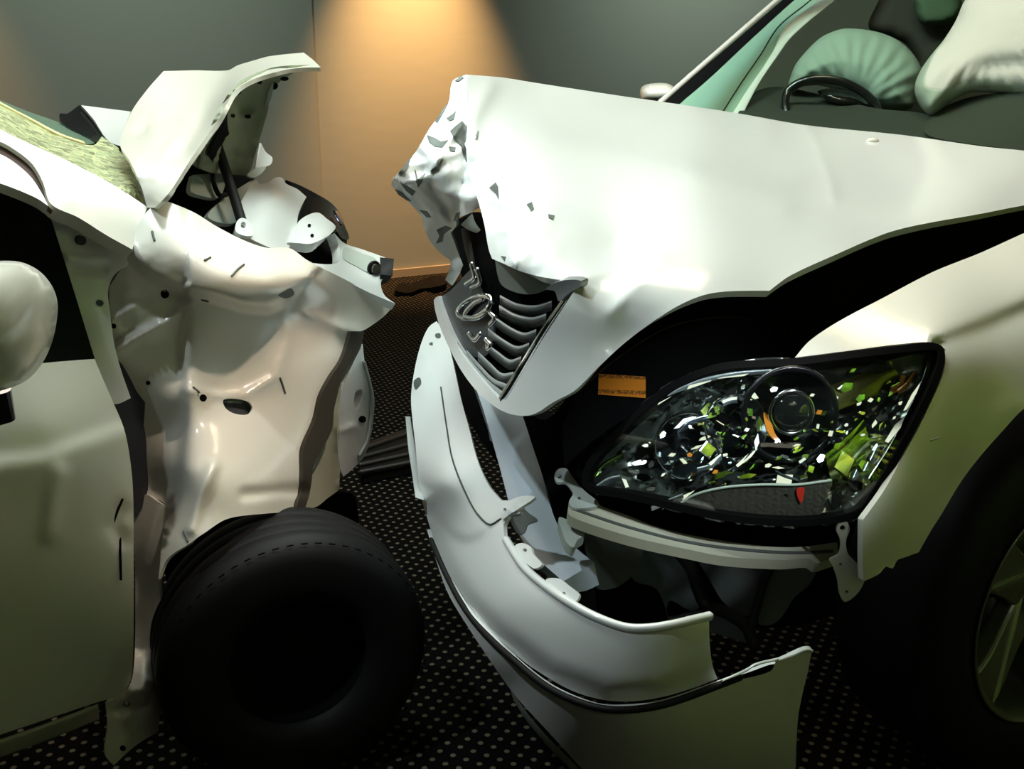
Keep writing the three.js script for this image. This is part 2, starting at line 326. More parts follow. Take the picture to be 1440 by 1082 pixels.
const hoodOut = [[1500, 221, 1], [1440, 212], [1382, 206], [1269, 190], [1133, 176], [1035, 159], [930, 143], [880, 136], [756, 117], [706, 109], [656, 105, 1],
  [660, 150], [656, 200], [659, 241], [671, 278], [681, 316], [687, 350], [692, 364, 1], [706, 370], [730, 381], [759, 389], [790, 394], [816, 396, 1], [790, 436], [760, 482], [730, 532], [712, 562, 1],
  [703, 562, 1], [683, 541], [655, 506], [634, 470], [620, 432], [616, 417, 1], [610, 422], [617, 455], [632, 490], [651, 525], [675, 555], [704, 577], [731, 585], [752, 582], [778, 566], [809, 549], [845, 513], [889, 474], [947, 434], [987, 416], [1022, 410], [1082, 409, 1], [1111, 388], [1178, 357], [1244, 329], [1289, 317], [1378, 301], [1440, 289], [1500, 280, 1]];
const hoodCtrl = [[1440, 212, 2.76], [1500, 220, 2.75], [1269, 190, 2.87], [1133, 177, 2.95], [1035, 159, 2.98], [930, 143, 2.96], [756, 117, 2.6], [706, 109, 2.42], [656, 105, 2.25],
  [1440, 289, 2.42], [1500, 282, 2.5], [1289, 318, 2.12], [1178, 358, 1.88], [1082, 409, 1.72], [987, 415, 1.66], [889, 475, 1.61], [809, 551, 1.57], [731, 585, 1.63], [675, 555, 1.73], [632, 489, 1.92], [612, 420, 2.05],
  [974, 245, 2.10], [866, 349, 1.80], [706, 370, 1.70], [816, 397, 1.64], [760, 180, 2.22], [681, 316, 1.84], [659, 241, 1.98], [1250, 250, 2.48], [720, 250, 1.95], [800, 470, 1.60], [900, 400, 1.66]];
const hoodF = depthField(hoodCtrl, [
  { x: 705, y: 330, r: 95, a: 0.012, sc: 60 },
  { ridge: [[700, 250], [716, 320], [722, 372]], a: 0.018, w: 9 }, { ridge: [[697, 262], [740, 300], [790, 308], [850, 330]], a: 0.008, w: 18, round: 1 },
  { ridge: [[722, 196], [790, 200], [900, 216], [1010, 246], [1100, 280]], a: 0.02, w: 26, round: 1 },
  { ridge: [[1133, 177], [1148, 200], [1165, 245], [1172, 280]], a: 0.018, w: 8 },
  { ridge: [[820, 392], [880, 372], [930, 362]], a: 0.012, w: 12 }, { ridge: [[860, 440], [890, 405], [920, 382]], a: 0.008, w: 10 },
  { ridge: [[690, 120], [665, 165], [661, 215]], a: 0.015, w: 12, round: 1 },
]);
const hood = addR('hood', sheet(hoodOut, hoodF, { step: 7, th: 0.014 }), M.paintCool);
const flapF = depthField([[656, 105, 2.25], [602, 184, 2.08], [552, 253, 1.96], [554, 266, 1.98], [659, 241, 1.98], [640, 307, 2.0], [590, 304, 2.06], [634, 404, 2.22], [672, 285, 1.93], [660, 165, 2.12], [610, 250, 1.98]],
  [{ x: 605, y: 235, r: 105, a: 0.022, sc: 62 }, { x: 632, y: 340, r: 70, a: 0.012, sc: 40 }, { ridge: [[648, 175], [622, 215], [600, 250], [560, 262]], a: 0.02, w: 9 }, { ridge: [[600, 255], [620, 285], [640, 312]], a: -0.018, w: 8 }, { ridge: [[655, 190], [655, 240], [642, 300]], a: -0.02, w: 8 }]);
addR('folded_nose', sheet([[657, 105, 1], [637, 114], [631, 143], [617, 163], [602, 184], [590, 205], [577, 224], [553, 252, 1], [550, 259], [556, 268, 1], [568, 277], [580, 290], [592, 304], [597, 322], [606, 341], [622, 358], [633, 367], [631, 382], [626, 394, 1], [636, 402, 1], [646, 386], [652, 378], [646, 360], [638, 338], [634, 328, 1], [642, 316], [640, 306, 1], [656, 302], [674, 292, 1], [668, 268], [660, 241], [658, 200], [663, 150]], flapF, { step: 4.5, th: 0.006 }), M.paintCool, hood, 'crumpled folded nose of the hood with flaked paint');
// flaked paint: bare metal where the filler has come off
const flake = (o, f, step = 3) => addR('bare_patch', sheet(o.map(([x, y]) => [x, y, 1]), f, { step, th: 0.002, lift: 0.003 }), M.bare, hood);
const flakes = [
  [[633, 184], [642, 176], [650, 170], [655, 176], [673, 184], [671, 195], [660, 202], [654, 200], [657, 222], [656, 232], [653, 220], [649, 205], [640, 196]],
  [[601, 190], [612, 194], [620, 199], [630, 197], [622, 207], [612, 206], [604, 200]], [[632, 206], [641, 207], [640, 213], [633, 212]],
  [[628, 166], [637, 160], [641, 156], [638, 168], [632, 170]], [[612, 170], [620, 158], [631, 143], [622, 160], [615, 172]], [[584, 238], [588, 252], [598, 243], [594, 256], [588, 264], [585, 252]],
  [[560, 244], [572, 228], [578, 219], [574, 234], [566, 246]], [[562, 256], [572, 262], [584, 270], [580, 276], [570, 268]], [[605, 240], [614, 234], [624, 224], [618, 238], [608, 245]],
  [[614, 324], [626, 318], [634, 322], [624, 330], [622, 340], [613, 343], [618, 332]], [[590, 296], [600, 298], [606, 306], [600, 306]],
  [[556, 267], [566, 272], [578, 284], [572, 282], [560, 274]], [[641, 300], [646, 298], [644, 310], [638, 311]], [[640, 113], [648, 106], [652, 109], [645, 114]],
];
for (const o of flakes) flake(o, flapF);
for (const o of [[[688, 264], [697, 256], [700, 262], [701, 280], [697, 272]], [[741, 287], [748, 284], [751, 294], [747, 297]], [[771, 301], [780, 303], [778, 309], [772, 306]], [[704, 360], [711, 361], [709, 367]]]) flake(o, hoodF);
addR('washer_nozzle', place(new THREE.SphereGeometry(0.012, 12, 8).scale(1.4, 0.7, 1), hoodF(1227, 198, 0.006), V(0, 1, 0)), M.paint, hood);

// grille hung in the hood
const grF = depthField([[706, 370, 1.73], [816, 397, 1.66], [705, 562, 1.70], [615, 420, 2.06], [690, 400, 1.79], [660, 470, 1.86], [632, 480, 1.97], [760, 430, 1.70]]);
const grille = addR('grille', sheet([[690, 362, 1], [730, 383], [818, 397, 1], [770, 470], [712, 566, 1], [703, 564], [683, 543], [655, 507], [634, 471], [618, 420, 1], [640, 398], [664, 384]], grF, { step: 8, th: 0.03, lift: -0.035 }), M.black, right, 'dark louvred grille crushed on one side, hung in the hood');
const slatRows = [
  [[703, 417], [728, 429], [752, 431], [776, 424]], [[702, 431], [726, 444], [750, 448], [768, 443]], [[694, 446], [718, 462], [738, 470], [754, 465]], [[686, 463], [709, 480], [728, 489], [744, 484]],
  [[682, 482], [702, 498], [718, 508], [733, 503]], [[672, 496], [690, 513], [706, 527], [722, 525]], [[656, 494], [675, 515], [695, 535], [712, 542]], [[643, 482], [662, 508], [686, 536], [706, 552]]];
for (const s of slatRows) {
  const up = s.map(([x, y]) => grF(x, y - 2, 0.012)), lo = s.map(([x, y]) => grF(x, y + 13, -0.02));
  const g = ribbon(up, lo, 0.006, 0.018); addR('slat', g, M.grille, grille);
}
function ribbon(a, b, th, belly) {                  // a curved louvre blade between two lines of points
  const A = new THREE.CatmullRomCurve3(a), B = new THREE.CatmullRomCurve3(b), n = 20, m = 8, pos = [], idx = [];
  const eye = V(0, EYE, 0);
  for (let s = 0; s < 2; s++) for (let i = 0; i <= n; i++) for (let j = 0; j <= m; j++) { const p = A.getPoint(i / n).lerp(B.getPoint(i / n), j / m), d = eye.clone().sub(p).normalize(); p.addScaledVector(d, belly * Math.sin(Math.PI * Math.pow(j / m, 0.6)) * (s ? 1 : 1) - (s ? th : 0)); pos.push(...p.toArray()); }
  const at = (s, i, j) => s * (n + 1) * (m + 1) + i * (m + 1) + j;
  for (let i = 0; i < n; i++) for (let j = 0; j < m; j++) { idx.push(at(0, i, j), at(0, i, j + 1), at(0, i + 1, j), at(0, i + 1, j), at(0, i, j + 1), at(0, i + 1, j + 1)); idx.push(at(1, i, j), at(1, i + 1, j), at(1, i, j + 1), at(1, i + 1, j), at(1, i + 1, j + 1), at(1, i, j + 1)); }
  for (let i = 0; i < n; i++) for (const j of [0, m]) idx.push(at(0, i, j), at(1, i, j), at(0, i + 1, j), at(0, i + 1, j), at(1, i, j), at(1, i + 1, j));
  const g = new THREE.BufferGeometry(); g.setAttribute('position', new THREE.BufferAttribute(new Float32Array(pos), 3)); g.setAttribute('uv', new THREE.BufferAttribute(new Float32Array(pos.length / 3 * 2), 2)); g.setIndex(idx); g.computeVertexNormals(); return g;
}
addR('grille_panel', sheet([[617, 424], [634, 408], [668, 376], [672, 400], [690, 440], [694, 470], [684, 500], [660, 500], [636, 470]], grF, { step: 6, th: 0.004, lift: -0.005 }), std(lin(0.055, 0.065, 0.07), 0.4), grille, 'smooth dark far half of the grille');
addR('top_band', sheet([[696, 366, 1], [735, 384], [775, 391], [800, 394], [768, 408], [748, 414], [724, 411], [704, 399]], grF, { step: 5, th: 0.008, lift: 0.03 }), std(lin(0.22, 0.27, 0.24), 0.4), grille, 'grey-green band along the top of the grille');
addR('chrome_frame', tube([[815, 399], [800, 420], [778, 452], [756, 486], [734, 522], [710, 560]].map(([x, y]) => grF(x - 2, y, 0.016)), 0.008), M.chrome, grille, 'thin chrome edge down the grille');
addR('corner_trim', sheet([[768, 407], [778, 399], [796, 394], [816, 395], [815, 403], [800, 412], [786, 424], [780, 410]], grF, { step: 4, th: 0.02, lift: 0.05 }), std(lin(0.30, 0.32, 0.32), 0.4, 0.5), grille, 'dark chrome corner of the grille frame');
{
  const c = [];                                     // crushed oval badge with an angled bar inside
  for (let k = 0; k < 14; k++) { const a = k / 14 * Math.PI * 2; c.push(grF(668 + 23 * Math.cos(a) - 8 * Math.sin(a) * 0.6, 432 + 15 * Math.sin(a) - 9 * Math.cos(a) * 0.6, 0.018 + 0.008 * Math.sin(3 * a))); }
  const em = addR('emblem', tube(c, 0.0055, true, 70), M.chrome, grille, 'crushed oval chrome badge');
  addR('emblem_bar', tube([[680, 420], [666, 428], [654, 444], [672, 447], [688, 436]].map(([x, y]) => grF(x, y, 0.02)), 0.0055), M.chrome, em);
  addR('emblem_back', sheet([[650, 440], [656, 424], [676, 414], [690, 420], [686, 440], [666, 450]], grF, { step: 4, th: 0.006, lift: 0.004 }), std(lin(0.05, 0.05, 0.09), 0.25, 0.8), em);
}
for (const l of [[[656, 400], [668, 388], [664, 372]], [[664, 405], [676, 396], [672, 380]], [[660, 470], [668, 478], [676, 470]], [[690, 440], [696, 448], [690, 456]], [[684, 478], [690, 486], [686, 490]]]) addR('chrome_shard', tube(l.map(([x, y]) => grF(x, y, 0.02)), 0.005), M.chrome, grille);
// near-black sheet painting the shade of the torn cavity behind the fold
const cavF = depthField([[640, 310, 2.1], [690, 360, 1.95], [690, 420, 1.95], [650, 400, 2.15], [665, 320, 2.05]]);
const cav = addR('nose_shade', sheet([[634, 318], [660, 305], [682, 316], [692, 362], [700, 410], [680, 416], [656, 400], [640, 360]], cavF, { step: 7, th: 0.02 }), M.hole, right, 'near-black sheet standing for the shade behind the folded nose');
addR('torn_strip', ribbon([[648, 322], [652, 345], [660, 375], [666, 398]].map(([x, y]) => cavF(x, y, 0.05)), [[662, 318], [664, 345], [668, 370], [672, 395]].map(([x, y]) => cavF(x, y, 0.03)), 0.004, 0.01), M.torn, cav);
addR('torn_strip', ribbon([[664, 300], [668, 312], [676, 324]].map(([x, y]) => cavF(x, y, 0.09)), [[648, 316], [656, 322], [670, 328]].map(([x, y]) => cavF(x, y, 0.06)), 0.004, 0.006), M.primer, cav);

// bumper cover
const bumpCtrl = [[615, 450, 2.42], [650, 560, 2.02], [686, 683, 1.74], [708, 755, 1.62], [799, 849, 1.40], [872, 883, 1.345], [950, 877, 1.34], [997, 867, 1.37], [1008, 955, 1.35], [872, 990, 1.315], [775, 965, 1.385], [717, 920, 1.48], [650, 845, 1.66], [600, 720, 1.88], [579, 560, 2.12], [582, 520, 2.22], [625, 680, 1.80], [720, 850, 1.50], [625, 560, 2.04]];
const bumpF = depthField(bumpCtrl, [{ step: [[620, 730], [636, 752], [655, 760], [676, 754], [706, 728]], a: -0.008, w: 5, reach: 45 }, { ridge: [[600, 760], [626, 810], [650, 848], [700, 902], [770, 956], [850, 988], [930, 984], [1012, 956]], a: -0.022, w: 17, round: 1 }, { x: 590, y: 520, r: 40, a: 0.006, sc: 18 }]);
const bumper = addR('bumper_cover', sheet([[614, 452, 1], [603, 460], [592, 484], [583, 520], [578, 558], [580, 590], [584, 625], [591, 692], [607, 749], [623, 793], [643, 826], [664, 857], [692, 892], [724, 921], [765, 950], [805, 972], [845, 984], [885, 987], [930, 981], [975, 968], [1009, 955, 1], [1002, 936], [998, 905], [997, 867, 1], [975, 872], [945, 879], [911, 884], [880, 883], [837, 868], [799, 847], [761, 820], [736, 797], [717, 774], [709, 755], [708, 738, 1], [716, 726], [731, 722, 1], [733, 703, 1], [717, 704], [705, 704, 1], [688, 684], [671, 646], [659, 600], [648, 560], [636, 505], [626, 470]], bumpF, { step: 7, th: 0.008 }), M.paintCool, right, 'white bumper cover torn loose at its near end');
addR('hem', tube([[712, 760], [736, 797], [761, 820], [799, 847], [837, 868], [880, 883], [911, 884], [945, 879], [975, 872], [997, 867]].map(([x, y]) => bumpF(x, y, -0.002)), 0.007), M.paintCool, bumper, 'rolled upper hem of the bumper cover');
addR('seam', tube(along([[620, 545], [628, 600], [636, 645], [654, 692], [672, 724], [689, 738], [704, 730]]).map(([x, y]) => bumpF(x, y, 0.0006)), 0.0017), M.dark, bumper);
for (const o of [[[582, 536], [590, 531], [592, 540], [584, 548]], [[612, 470], [619, 469], [619, 475], [613, 475]], [[603, 484], [608, 481], [608, 486]]]) addR('scuff', sheet(o, bumpF, { step: 3, th: 0.001, lift: 0.002 }), M.bare, bumper);
const tab = (o, f, holes, mat, parent, name = 'mounting_tab', lift = 0, th = 0.005) => addR(name, sheet(o, f, { step: 5, th, holes: holes.map(([x, y, r]) => [0, 1, 2, 3, 4, 5].map((k) => [x + r * Math.cos(k * 1.047), y + r * Math.sin(k * 1.047)])), lift }), mat, parent);
tab([[704, 706], [716, 704], [733, 698], [752, 699], [732, 714], [716, 724], [706, 730]], bumpF, [[710, 717, 2.5]], M.paintCool, bumper, 'mounting_tab', 0.01);
tab([[724, 768], [734, 764], [746, 769], [749, 778], [762, 794], [752, 800], [742, 794], [728, 782]], bumpF, [[738, 774, 3]], M.paintCool, bumper, 'mounting_tab', -0.004);
tab([[768, 815], [786, 814], [800, 824], [814, 836], [811, 845], [800, 846], [784, 838], [770, 826]], bumpF, [[793, 835, 2.5]], M.paintCool, bumper, 'mounting_tab', -0.004);
// lower tier
const lowF = depthField([[614, 770, 1.83], [650, 852, 1.665], [717, 928, 1.485], [775, 973, 1.39], [872, 1000, 1.32], [931, 992, 1.325], [1014, 962, 1.355], [1140, 915, 1.40], [1119, 1082, 1.46], [717, 967, 1.53], [830, 1082, 1.43], [980, 1082, 1.41], [960, 1030, 1.355], [1119, 1130, 1.51], [860, 1130, 1.49]], []);
const lower = addR('lower_valance', sheet([[600, 745, 1], [623, 800], [658, 858], [717, 924], [775, 969], [833, 994], [872, 998], [931, 991], [1014, 962], [1060, 945], [1100, 929], [1133, 914], [1142, 914, 1], [1136, 945], [1129, 974], [1122, 1013], [1119, 1082], [1120, 1140, 1], [870, 1140, 1], [830, 1095], [775, 1034], [728, 983], [700, 945], [660, 885], [628, 830]], lowF, { step: 8, th: 0.008 }), M.paintCool, bumper, 'lower tier of the bumper cover below the dark groove');
addR('groove', tube([[606, 760], [626, 806], [650, 851], [680, 889], [717, 924], [775, 970], [833, 994], [872, 999], [931, 992], [1014, 963], [1040, 953]].map(([x, y]) => lowF(x, y, 0.001)), 0.0055), M.rubber, bumper, 'dark groove between the two tiers');
addR('edge_flange', ribbon([[1014, 960], [1050, 945], [1060, 938], [1092, 930]].map(([x, y]) => lowF(x, y, 0.006)), [[1018, 955], [1050, 940], [1062, 933], [1094, 925]].map(([x, y]) => lowF(x, y, 0.002)), 0.004, 0.001), M.paintCool, lower);
addR('edge_flange', tube([[1092, 930], [1115, 922], [1134, 914], [1141, 916]].map(([x, y]) => lowF(x, y, 0.001)), 0.003), M.paintCool, lower);
addR('slot', sheet([[1022, 958], [1060, 944], [1088, 935], [1084, 944], [1055, 953]], lowF, { step: 4, th: 0.001, lift: 0.002 }), M.hole, lower);
addR('lip_spoiler', ribbon([[717, 968], [742, 1004], [775, 1042], [818, 1085], [850, 1120]].map(([x, y]) => lowF(x, y, -0.01)), [[722, 985], [742, 1016], [770, 1050], [806, 1086], [838, 1120]].map(([x, y]) => lowF(x, y, -0.03)), 0.006, 0.004), M.primer, bumper, 'pale lip under the bumper');
addR('number_plate', ribbon([[570, 586], [574, 630], [579, 664], [584, 700]].map(([x, y]) => P(x, y, 2.07 - (y - 586) * 0.0018)), [[577, 586], [584, 630], [589, 664], [597, 704]].map(([x, y]) => P(x, y, 2.09 - (y - 586) * 0.0018)), 0.004, 0.001), M.paintCool, bumper, 'thin edge of a white plate on the bumper front');

// bumper beam
const beamF = depthField([[676, 560, 2.12], [736, 591, 2.06], [714, 697, 1.90], [786, 742, 1.78], [836, 792, 1.66], [792, 818, 1.63], [736, 761, 1.76]], [{ ridge: [[690, 600], [725, 690], [770, 770], [800, 800]], a: 0.01, w: 18, round: 1 }]);
const beam = addR('bumper_beam', sheet([[660, 520, 1], [725, 560, 1], [737, 591], [748, 625], [761, 664], [772, 705], [786, 742], [808, 769], [836, 792, 1], [792, 818, 1], [757, 787], [736, 762], [722, 735], [713, 697], [695, 629], [679, 575]], beamF, { step: 8, th: 0.05 }), M.beam, right, 'grey bumper beam showing behind the torn cover');
addR('scrape', sheet([[716, 722], [726, 708], [733, 700], [735, 712], [744, 722], [756, 732], [742, 738], [738, 748], [730, 752], [722, 742]], beamF, { step: 4, th: 0.001, lift: 0.003 }), M.bare, beam);
addR('crush_box', sheet([[792, 818, 1], [836, 793, 1], [838, 866, 1], [800, 848, 1]], depthField([[792, 818, 1.66], [836, 793, 1.69], [838, 866, 1.72], [800, 848, 1.68]]), { step: 8, th: 0.05 }), M.black, beam);

// black sheet painting the shade of the engine bay, warning label, panels under the lamp
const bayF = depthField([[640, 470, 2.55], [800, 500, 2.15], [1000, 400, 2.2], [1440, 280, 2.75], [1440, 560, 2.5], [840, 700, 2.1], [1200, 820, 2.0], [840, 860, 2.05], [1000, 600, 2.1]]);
const bay = addR('engine_bay_shade', sheet([[640, 470, 1], [760, 590], [820, 530], [950, 420], [1080, 380], [1300, 290], [1510, 262, 1], [1510, 560, 1], [1330, 640], [1250, 830, 1], [1120, 880], [850, 880, 1], [800, 780], [720, 680], [650, 570]], bayF, { step: 16, th: 0.06 }), M.black, right, 'black sheet standing for the shade of the engine bay under the hood');
const radF = depthField([[800, 560, 1.80], [930, 510, 1.78], [1100, 480, 1.80], [840, 660, 1.78]]);
const rad = addR('radiator_cover', sheet([[790, 600, 1], [815, 552], [890, 490], [960, 455], [1060, 450], [1120, 490], [1060, 520], [940, 545], [860, 615], [820, 690], [800, 690]], radF, { step: 12, th: 0.02 }), M.black, right);
addR('warning_label', sheet([[842, 526, 1], [908, 530, 1], [908, 560, 1], [841, 555, 1]], radF, { step: 8, th: 0.001, lift: 0.003 }), std(0xffffff, 0.6, 0, { map: dataTex(128, (u, v) => { const n = noise.noise(u * 30, v * 60, 3.3), l = (v * 4) % 1 > 0.72 && n > -0.1 ? 0.55 : 1; return [0.85 * l, 0.52 * l, 0.08 * l]; }, true, 9) }), right, 'small orange warning sticker');
const inF = depthField([[800, 720, 1.86], [1190, 760, 1.80], [860, 900, 1.85], [1100, 880, 1.80], [980, 820, 1.88]]);
addR('inner_panel', sheet([[818, 735, 1], [880, 755], [905, 770], [895, 800], [884, 815], [862, 828], [838, 826]], inF, { step: 8, th: 0.01, lift: 0.05 }), M.dark, right);
addR('inner_panel', sheet([[880, 760], [960, 775], [985, 815], [990, 842], [975, 860], [942, 845], [940, 868], [980, 860], [1010, 862], [1060, 905], [1000, 890], [945, 880], [936, 855], [922, 828], [890, 815]], inF, { step: 8, th: 0.01, lift: 0.02 }), std(lin(0.045, 0.06, 0.062), 0.6), right);
addR('inner_panel', sheet([[975, 778, 1], [1080, 790, 1], [1068, 830], [1052, 866], [1020, 850], [1000, 820]], inF, { step: 8, th: 0.01, lift: 0.0 }), std(lin(0.05, 0.06, 0.06), 0.6), right);
addR('inner_panel', sheet([[1085, 792, 1], [1150, 788], [1140, 820], [1116, 842], [1098, 870], [1082, 880], [1066, 876]], inF, { step: 8, th: 0.01, lift: 0.02 }), std(lin(0.05, 0.065, 0.035), 0.6), right);
addR('hose', tube([[952, 775], [972, 800], [982, 830], [992, 850], [1020, 862], [1048, 880], [1060, 905]].map(([x, y]) => inF(x, y, 0.05)), 0.012), M.rubber, right);
addR('hose', tube([[1090, 790], [1076, 812], [1066, 846], [1056, 880]].map(([x, y]) => inF(x, y, 0.05)), 0.009), M.rubber, right);
// rail and brackets below the headlight
const railF = depthField([[800, 712, 1.62], [967, 760, 1.56], [1180, 772, 1.57], [1080, 775, 1.55]]);
const rail = addR('support_rail', sheet([[799, 713, 1], [803, 702], [830, 703], [850, 714], [880, 724], [920, 740], [967, 752], [1047, 765], [1113, 770], [1177, 763, 1], [1180, 782, 1], [1163, 788], [1146, 792], [1138, 786], [1100, 788], [1020, 783], [967, 773], [920, 763], [880, 753], [823, 735], [800, 724]], railF, { step: 6, th: 0.02 }), M.olive, right, 'pale rail under the headlight');
addR('rail_rib', tube([[806, 716], [840, 728], [880, 741], [967, 763], [1047, 774], [1113, 778], [1170, 776]].map(([x, y]) => railF(x, y, 0.001)), 0.003), M.dark, rail);
tab([[780, 668], [785, 660], [796, 659], [802, 666], [812, 680], [824, 692], [842, 708], [830, 714], [806, 714], [800, 706], [806, 694], [800, 682], [794, 678], [784, 678]], railF, [[787, 670, 3.2], [815, 701, 2.6]], M.primer, right, 'bracket', 0.01);
addR('broken_clip', sheet([[786, 728], [800, 732], [820, 742], [822, 752], [812, 760], [806, 770], [796, 762], [790, 746]], railF, { step: 4, th: 0.02, lift: -0.05 }), M.primer, right);
const brF = depthField([[1185, 740, 1.50], [1210, 740, 1.5], [1190, 840, 1.5], [1215, 815, 1.5]]);
tab([[1176, 745], [1181, 734], [1191, 734], [1195, 745], [1190, 760], [1192, 778], [1204, 792], [1217, 806], [1214, 822], [1203, 838], [1188, 847], [1181, 836], [1178, 816], [1172, 798], [1167, 788], [1180, 780], [1182, 760]], brF, [[1185, 743, 4], [1191, 833, 2.5], [1182, 794, 2.2]], M.olive, right, 'bracket', 0.005);

// fender
const NR = { n: inb.clone().multiplyScalar(-1) }; NR.c = NR.n.dot(hubR);
const fenF = depthField([[1120, 502, 1.68], [1178, 453, 1.74], [1244, 418, 1.80], [1311, 382, 1.87], [1378, 356, 1.93], [1440, 330, 1.98], [1510, 300, 2.06], [1327, 490, 1.66], [1240, 500, 1.665], [1400, 440, 1.78], [1510, 395, 1.86], [1290, 600, 1.575], [1250, 690, 1.50], [1214, 740, 1.465], [1215, 815, 1.47], [1292, 778, 1.52], [1350, 680, 1.60], [1440, 570, 1.685], [1510, 540, 1.75], [1400, 560, 1.67]],
  [{ step: [[1330, 474], [1390, 452], [1440, 430], [1520, 398]], a: -0.02, w: 10, reach: 70 }]);
const fender = addR('fender', sheet([[1118, 503, 1], [1138, 480], [1178, 453], [1244, 418], [1311, 383], [1378, 356], [1440, 328], [1510, 298, 1], [1510, 530, 1], [1440, 575], [1412, 604], [1376, 645], [1350, 680], [1323, 725], [1309, 747], [1292, 777, 1], [1270, 785], [1262, 788], [1255, 800], [1246, 797], [1238, 806], [1226, 813], [1214, 818, 1], [1213, 780], [1214, 731, 1], [1243, 690], [1270, 641], [1301, 583], [1328, 520], [1330, 492, 1], [1313, 482], [1267, 484], [1189, 494]], fenF, { step: 7, th: 0.012 }), M.paint);
addR('scratch', tube([[1309, 620], [1315, 618], [1320, 616]].map(([x, y]) => fenF(x, y, 0.001)), 0.0015), M.primer, fender);
// wheel arch and wheel
const lookN = NR.n.clone();
const archF = depthField([[1300, 700, 1.98], [1500, 540, 2.05], [1230, 850, 1.9], [1500, 900, 2.0], [1300, 950, 1.85]]);
addR('wheel_arch_liner', sheet([[1225, 800, 1], [1310, 740], [1440, 565], [1510, 525, 1], [1510, 900, 1], [1350, 960], [1250, 960], [1215, 900]], archF, { step: 18, th: 0.02 }), M.black);
{
  const ax = NR.n.clone().applyAxisAngle(V(0, 1, 0), -0.16), hub = V(0.955, 0.36, -1.83);
  const w = addR('wheel', spin([[0.355, -0.1], [0.36, -0.06], [0.36, 0.07], [0.352, 0.1], [0.32, 0.115], [0.27, 0.115], [0.238, 0.105], [0.232, 0.09], [0.232, -0.1]], hub, ax, 72), M.rubber, right, 'tyre and alloy rim of the near front wheel');
  addR('rim', spin([[0.234, 0.104], [0.24, 0.11], [0.234, 0.112], [0.224, 0.104], [0.215, 0.08], [0.212, -0.06], [0.2, -0.08], [0, -0.08]], hub, ax, 72), M.alloy, w);
  const sh = new THREE.Shape(); sh.moveTo(-0.042, 0.03); sh.quadraticCurveTo(-0.026, 0.12, -0.05, 0.226); sh.lineTo(0.05, 0.226); sh.quadraticCurveTo(0.026, 0.12, 0.042, 0.03); sh.closePath();
  for (let k = 0; k < 5; k++) {
    const g = new THREE.ExtrudeGeometry(sh, { depth: 0.018, bevelEnabled: true, bevelSize: 0.008, bevelThickness: 0.01, bevelSegments: 3, curveSegments: 8 });
    const q = g.attributes.position; for (let i = 0; i < q.count; i++) { const r = Math.hypot(q.getX(i), q.getY(i)); q.setZ(i, q.getZ(i) + 0.035 + 0.03 * smooth(0.05, 0.22, r)); } g.computeVertexNormals();
    g.rotateZ(k * Math.PI * 0.4 + 0.25); g.rotateX(-Math.PI / 2); addR('spoke', place(g, hub, ax), M.alloy, w);
  }
  addR('hub_cap', spin([[0, 0.085], [0.03, 0.083], [0.045, 0.075], [0.05, 0.05], [0.05, 0]], hub, ax, 32), M.alloy, w);
  addR('brake_disc', spin([[0.05, -0.03], [0.14, -0.03], [0.14, -0.05], [0.05, -0.05]], hub, ax, 48), M.steel, w);
}
// headlight
const lampOut = [[819, 680], [827, 649], [858, 614], [897, 575], [936, 544], [975, 524], [1018, 511], [1072, 507], [1115, 505], [1189, 496], [1267, 487], [1310, 483], [1326, 490], [1326, 518], [1298, 583], [1267, 641], [1240, 688], [1212, 725], [1150, 738], [1092, 739], [1018, 732], [956, 719], [878, 701], [834, 693]];
const shrink = (o, k, cx = 1085, cy = 612) => { const n = o.length; return o.map((p, i) => { const a = o[(i + n - 1) % n], b = o[(i + 1) % n], l = Math.hypot(b[0] - a[0], b[1] - a[1]); return [p[0] - (b[1] - a[1]) / l * k, p[1] + (b[0] - a[0]) / l * k]; }); };
const lampCtrl = [[819, 680, 1.615], [858, 614, 1.615], [936, 544, 1.62], [1018, 511, 1.625], [1115, 505, 1.64], [1267, 487, 1.655], [1322, 490, 1.665], [1298, 583, 1.59], [1240, 688, 1.515], [1212, 723, 1.50], [1092, 738, 1.495], [956, 719, 1.53], [878, 700, 1.575]];
const lensF = depthField([...lampCtrl, [1080, 620, 1.51], [960, 630, 1.535], [1200, 600, 1.535]]);
const bowlF = depthField([...lampCtrl.map(([x, y, d]) => [x, y, d + 0.015]), [1080, 620, 1.68], [960, 640, 1.68], [1200, 600, 1.66]], [{ x: 1085, y: 612, r: 240, a: 0.016, sc: 30 }]);
const lamp = addR('headlight', sheet(shrink(lampOut, 4), bowlF, { step: 8, th: 0.01 }), std(lin(0.15, 0.17, 0.16), 0.22, 0.85), right, 'large clear headlight with chrome reflectors');
addR('lens', sheet(shrink(lampOut, 6), lensF, { step: 8, th: 0.003 }), M.clear, lamp);
{ // black gasket round the lens
  const a = shrink(lampOut, -1), b = shrink(lampOut, 9), n = 140, A = outlineOf(a, 3), B = outlineOf(b, 3), g = [];
  addR('gasket', sheet(a, lensF, { step: 6, th: 0.02, holes: [b], lift: 0.002 }), M.black, lamp);
}
const face = (x, y) => { const e = 4, p = bowlF(x, y), u = lensF(x + e, y).sub(lensF(x - e, y)), v = lensF(x, y - e).sub(lensF(x, y + e)); return u.cross(v).normalize(); };
function bowl(x, y, r, lift, tilt, mat, name, parent = lamp) {
  const c = lensF(x, y, -lift), ax = tilt.clone(), prof = [];
  for (let k = 0; k <= 10; k++) { const t = k / 10; prof.push([r * t, 0.9 * r * t * t - 0.9 * r]); }
  prof.push([r * 1.04, 0.002], [r * 1.04, -0.015]);
  return addR(name, spin(prof, c, ax, 22), mat, parent);
}
const lampAxis = V(0.05, 0.12, 1).normalize();
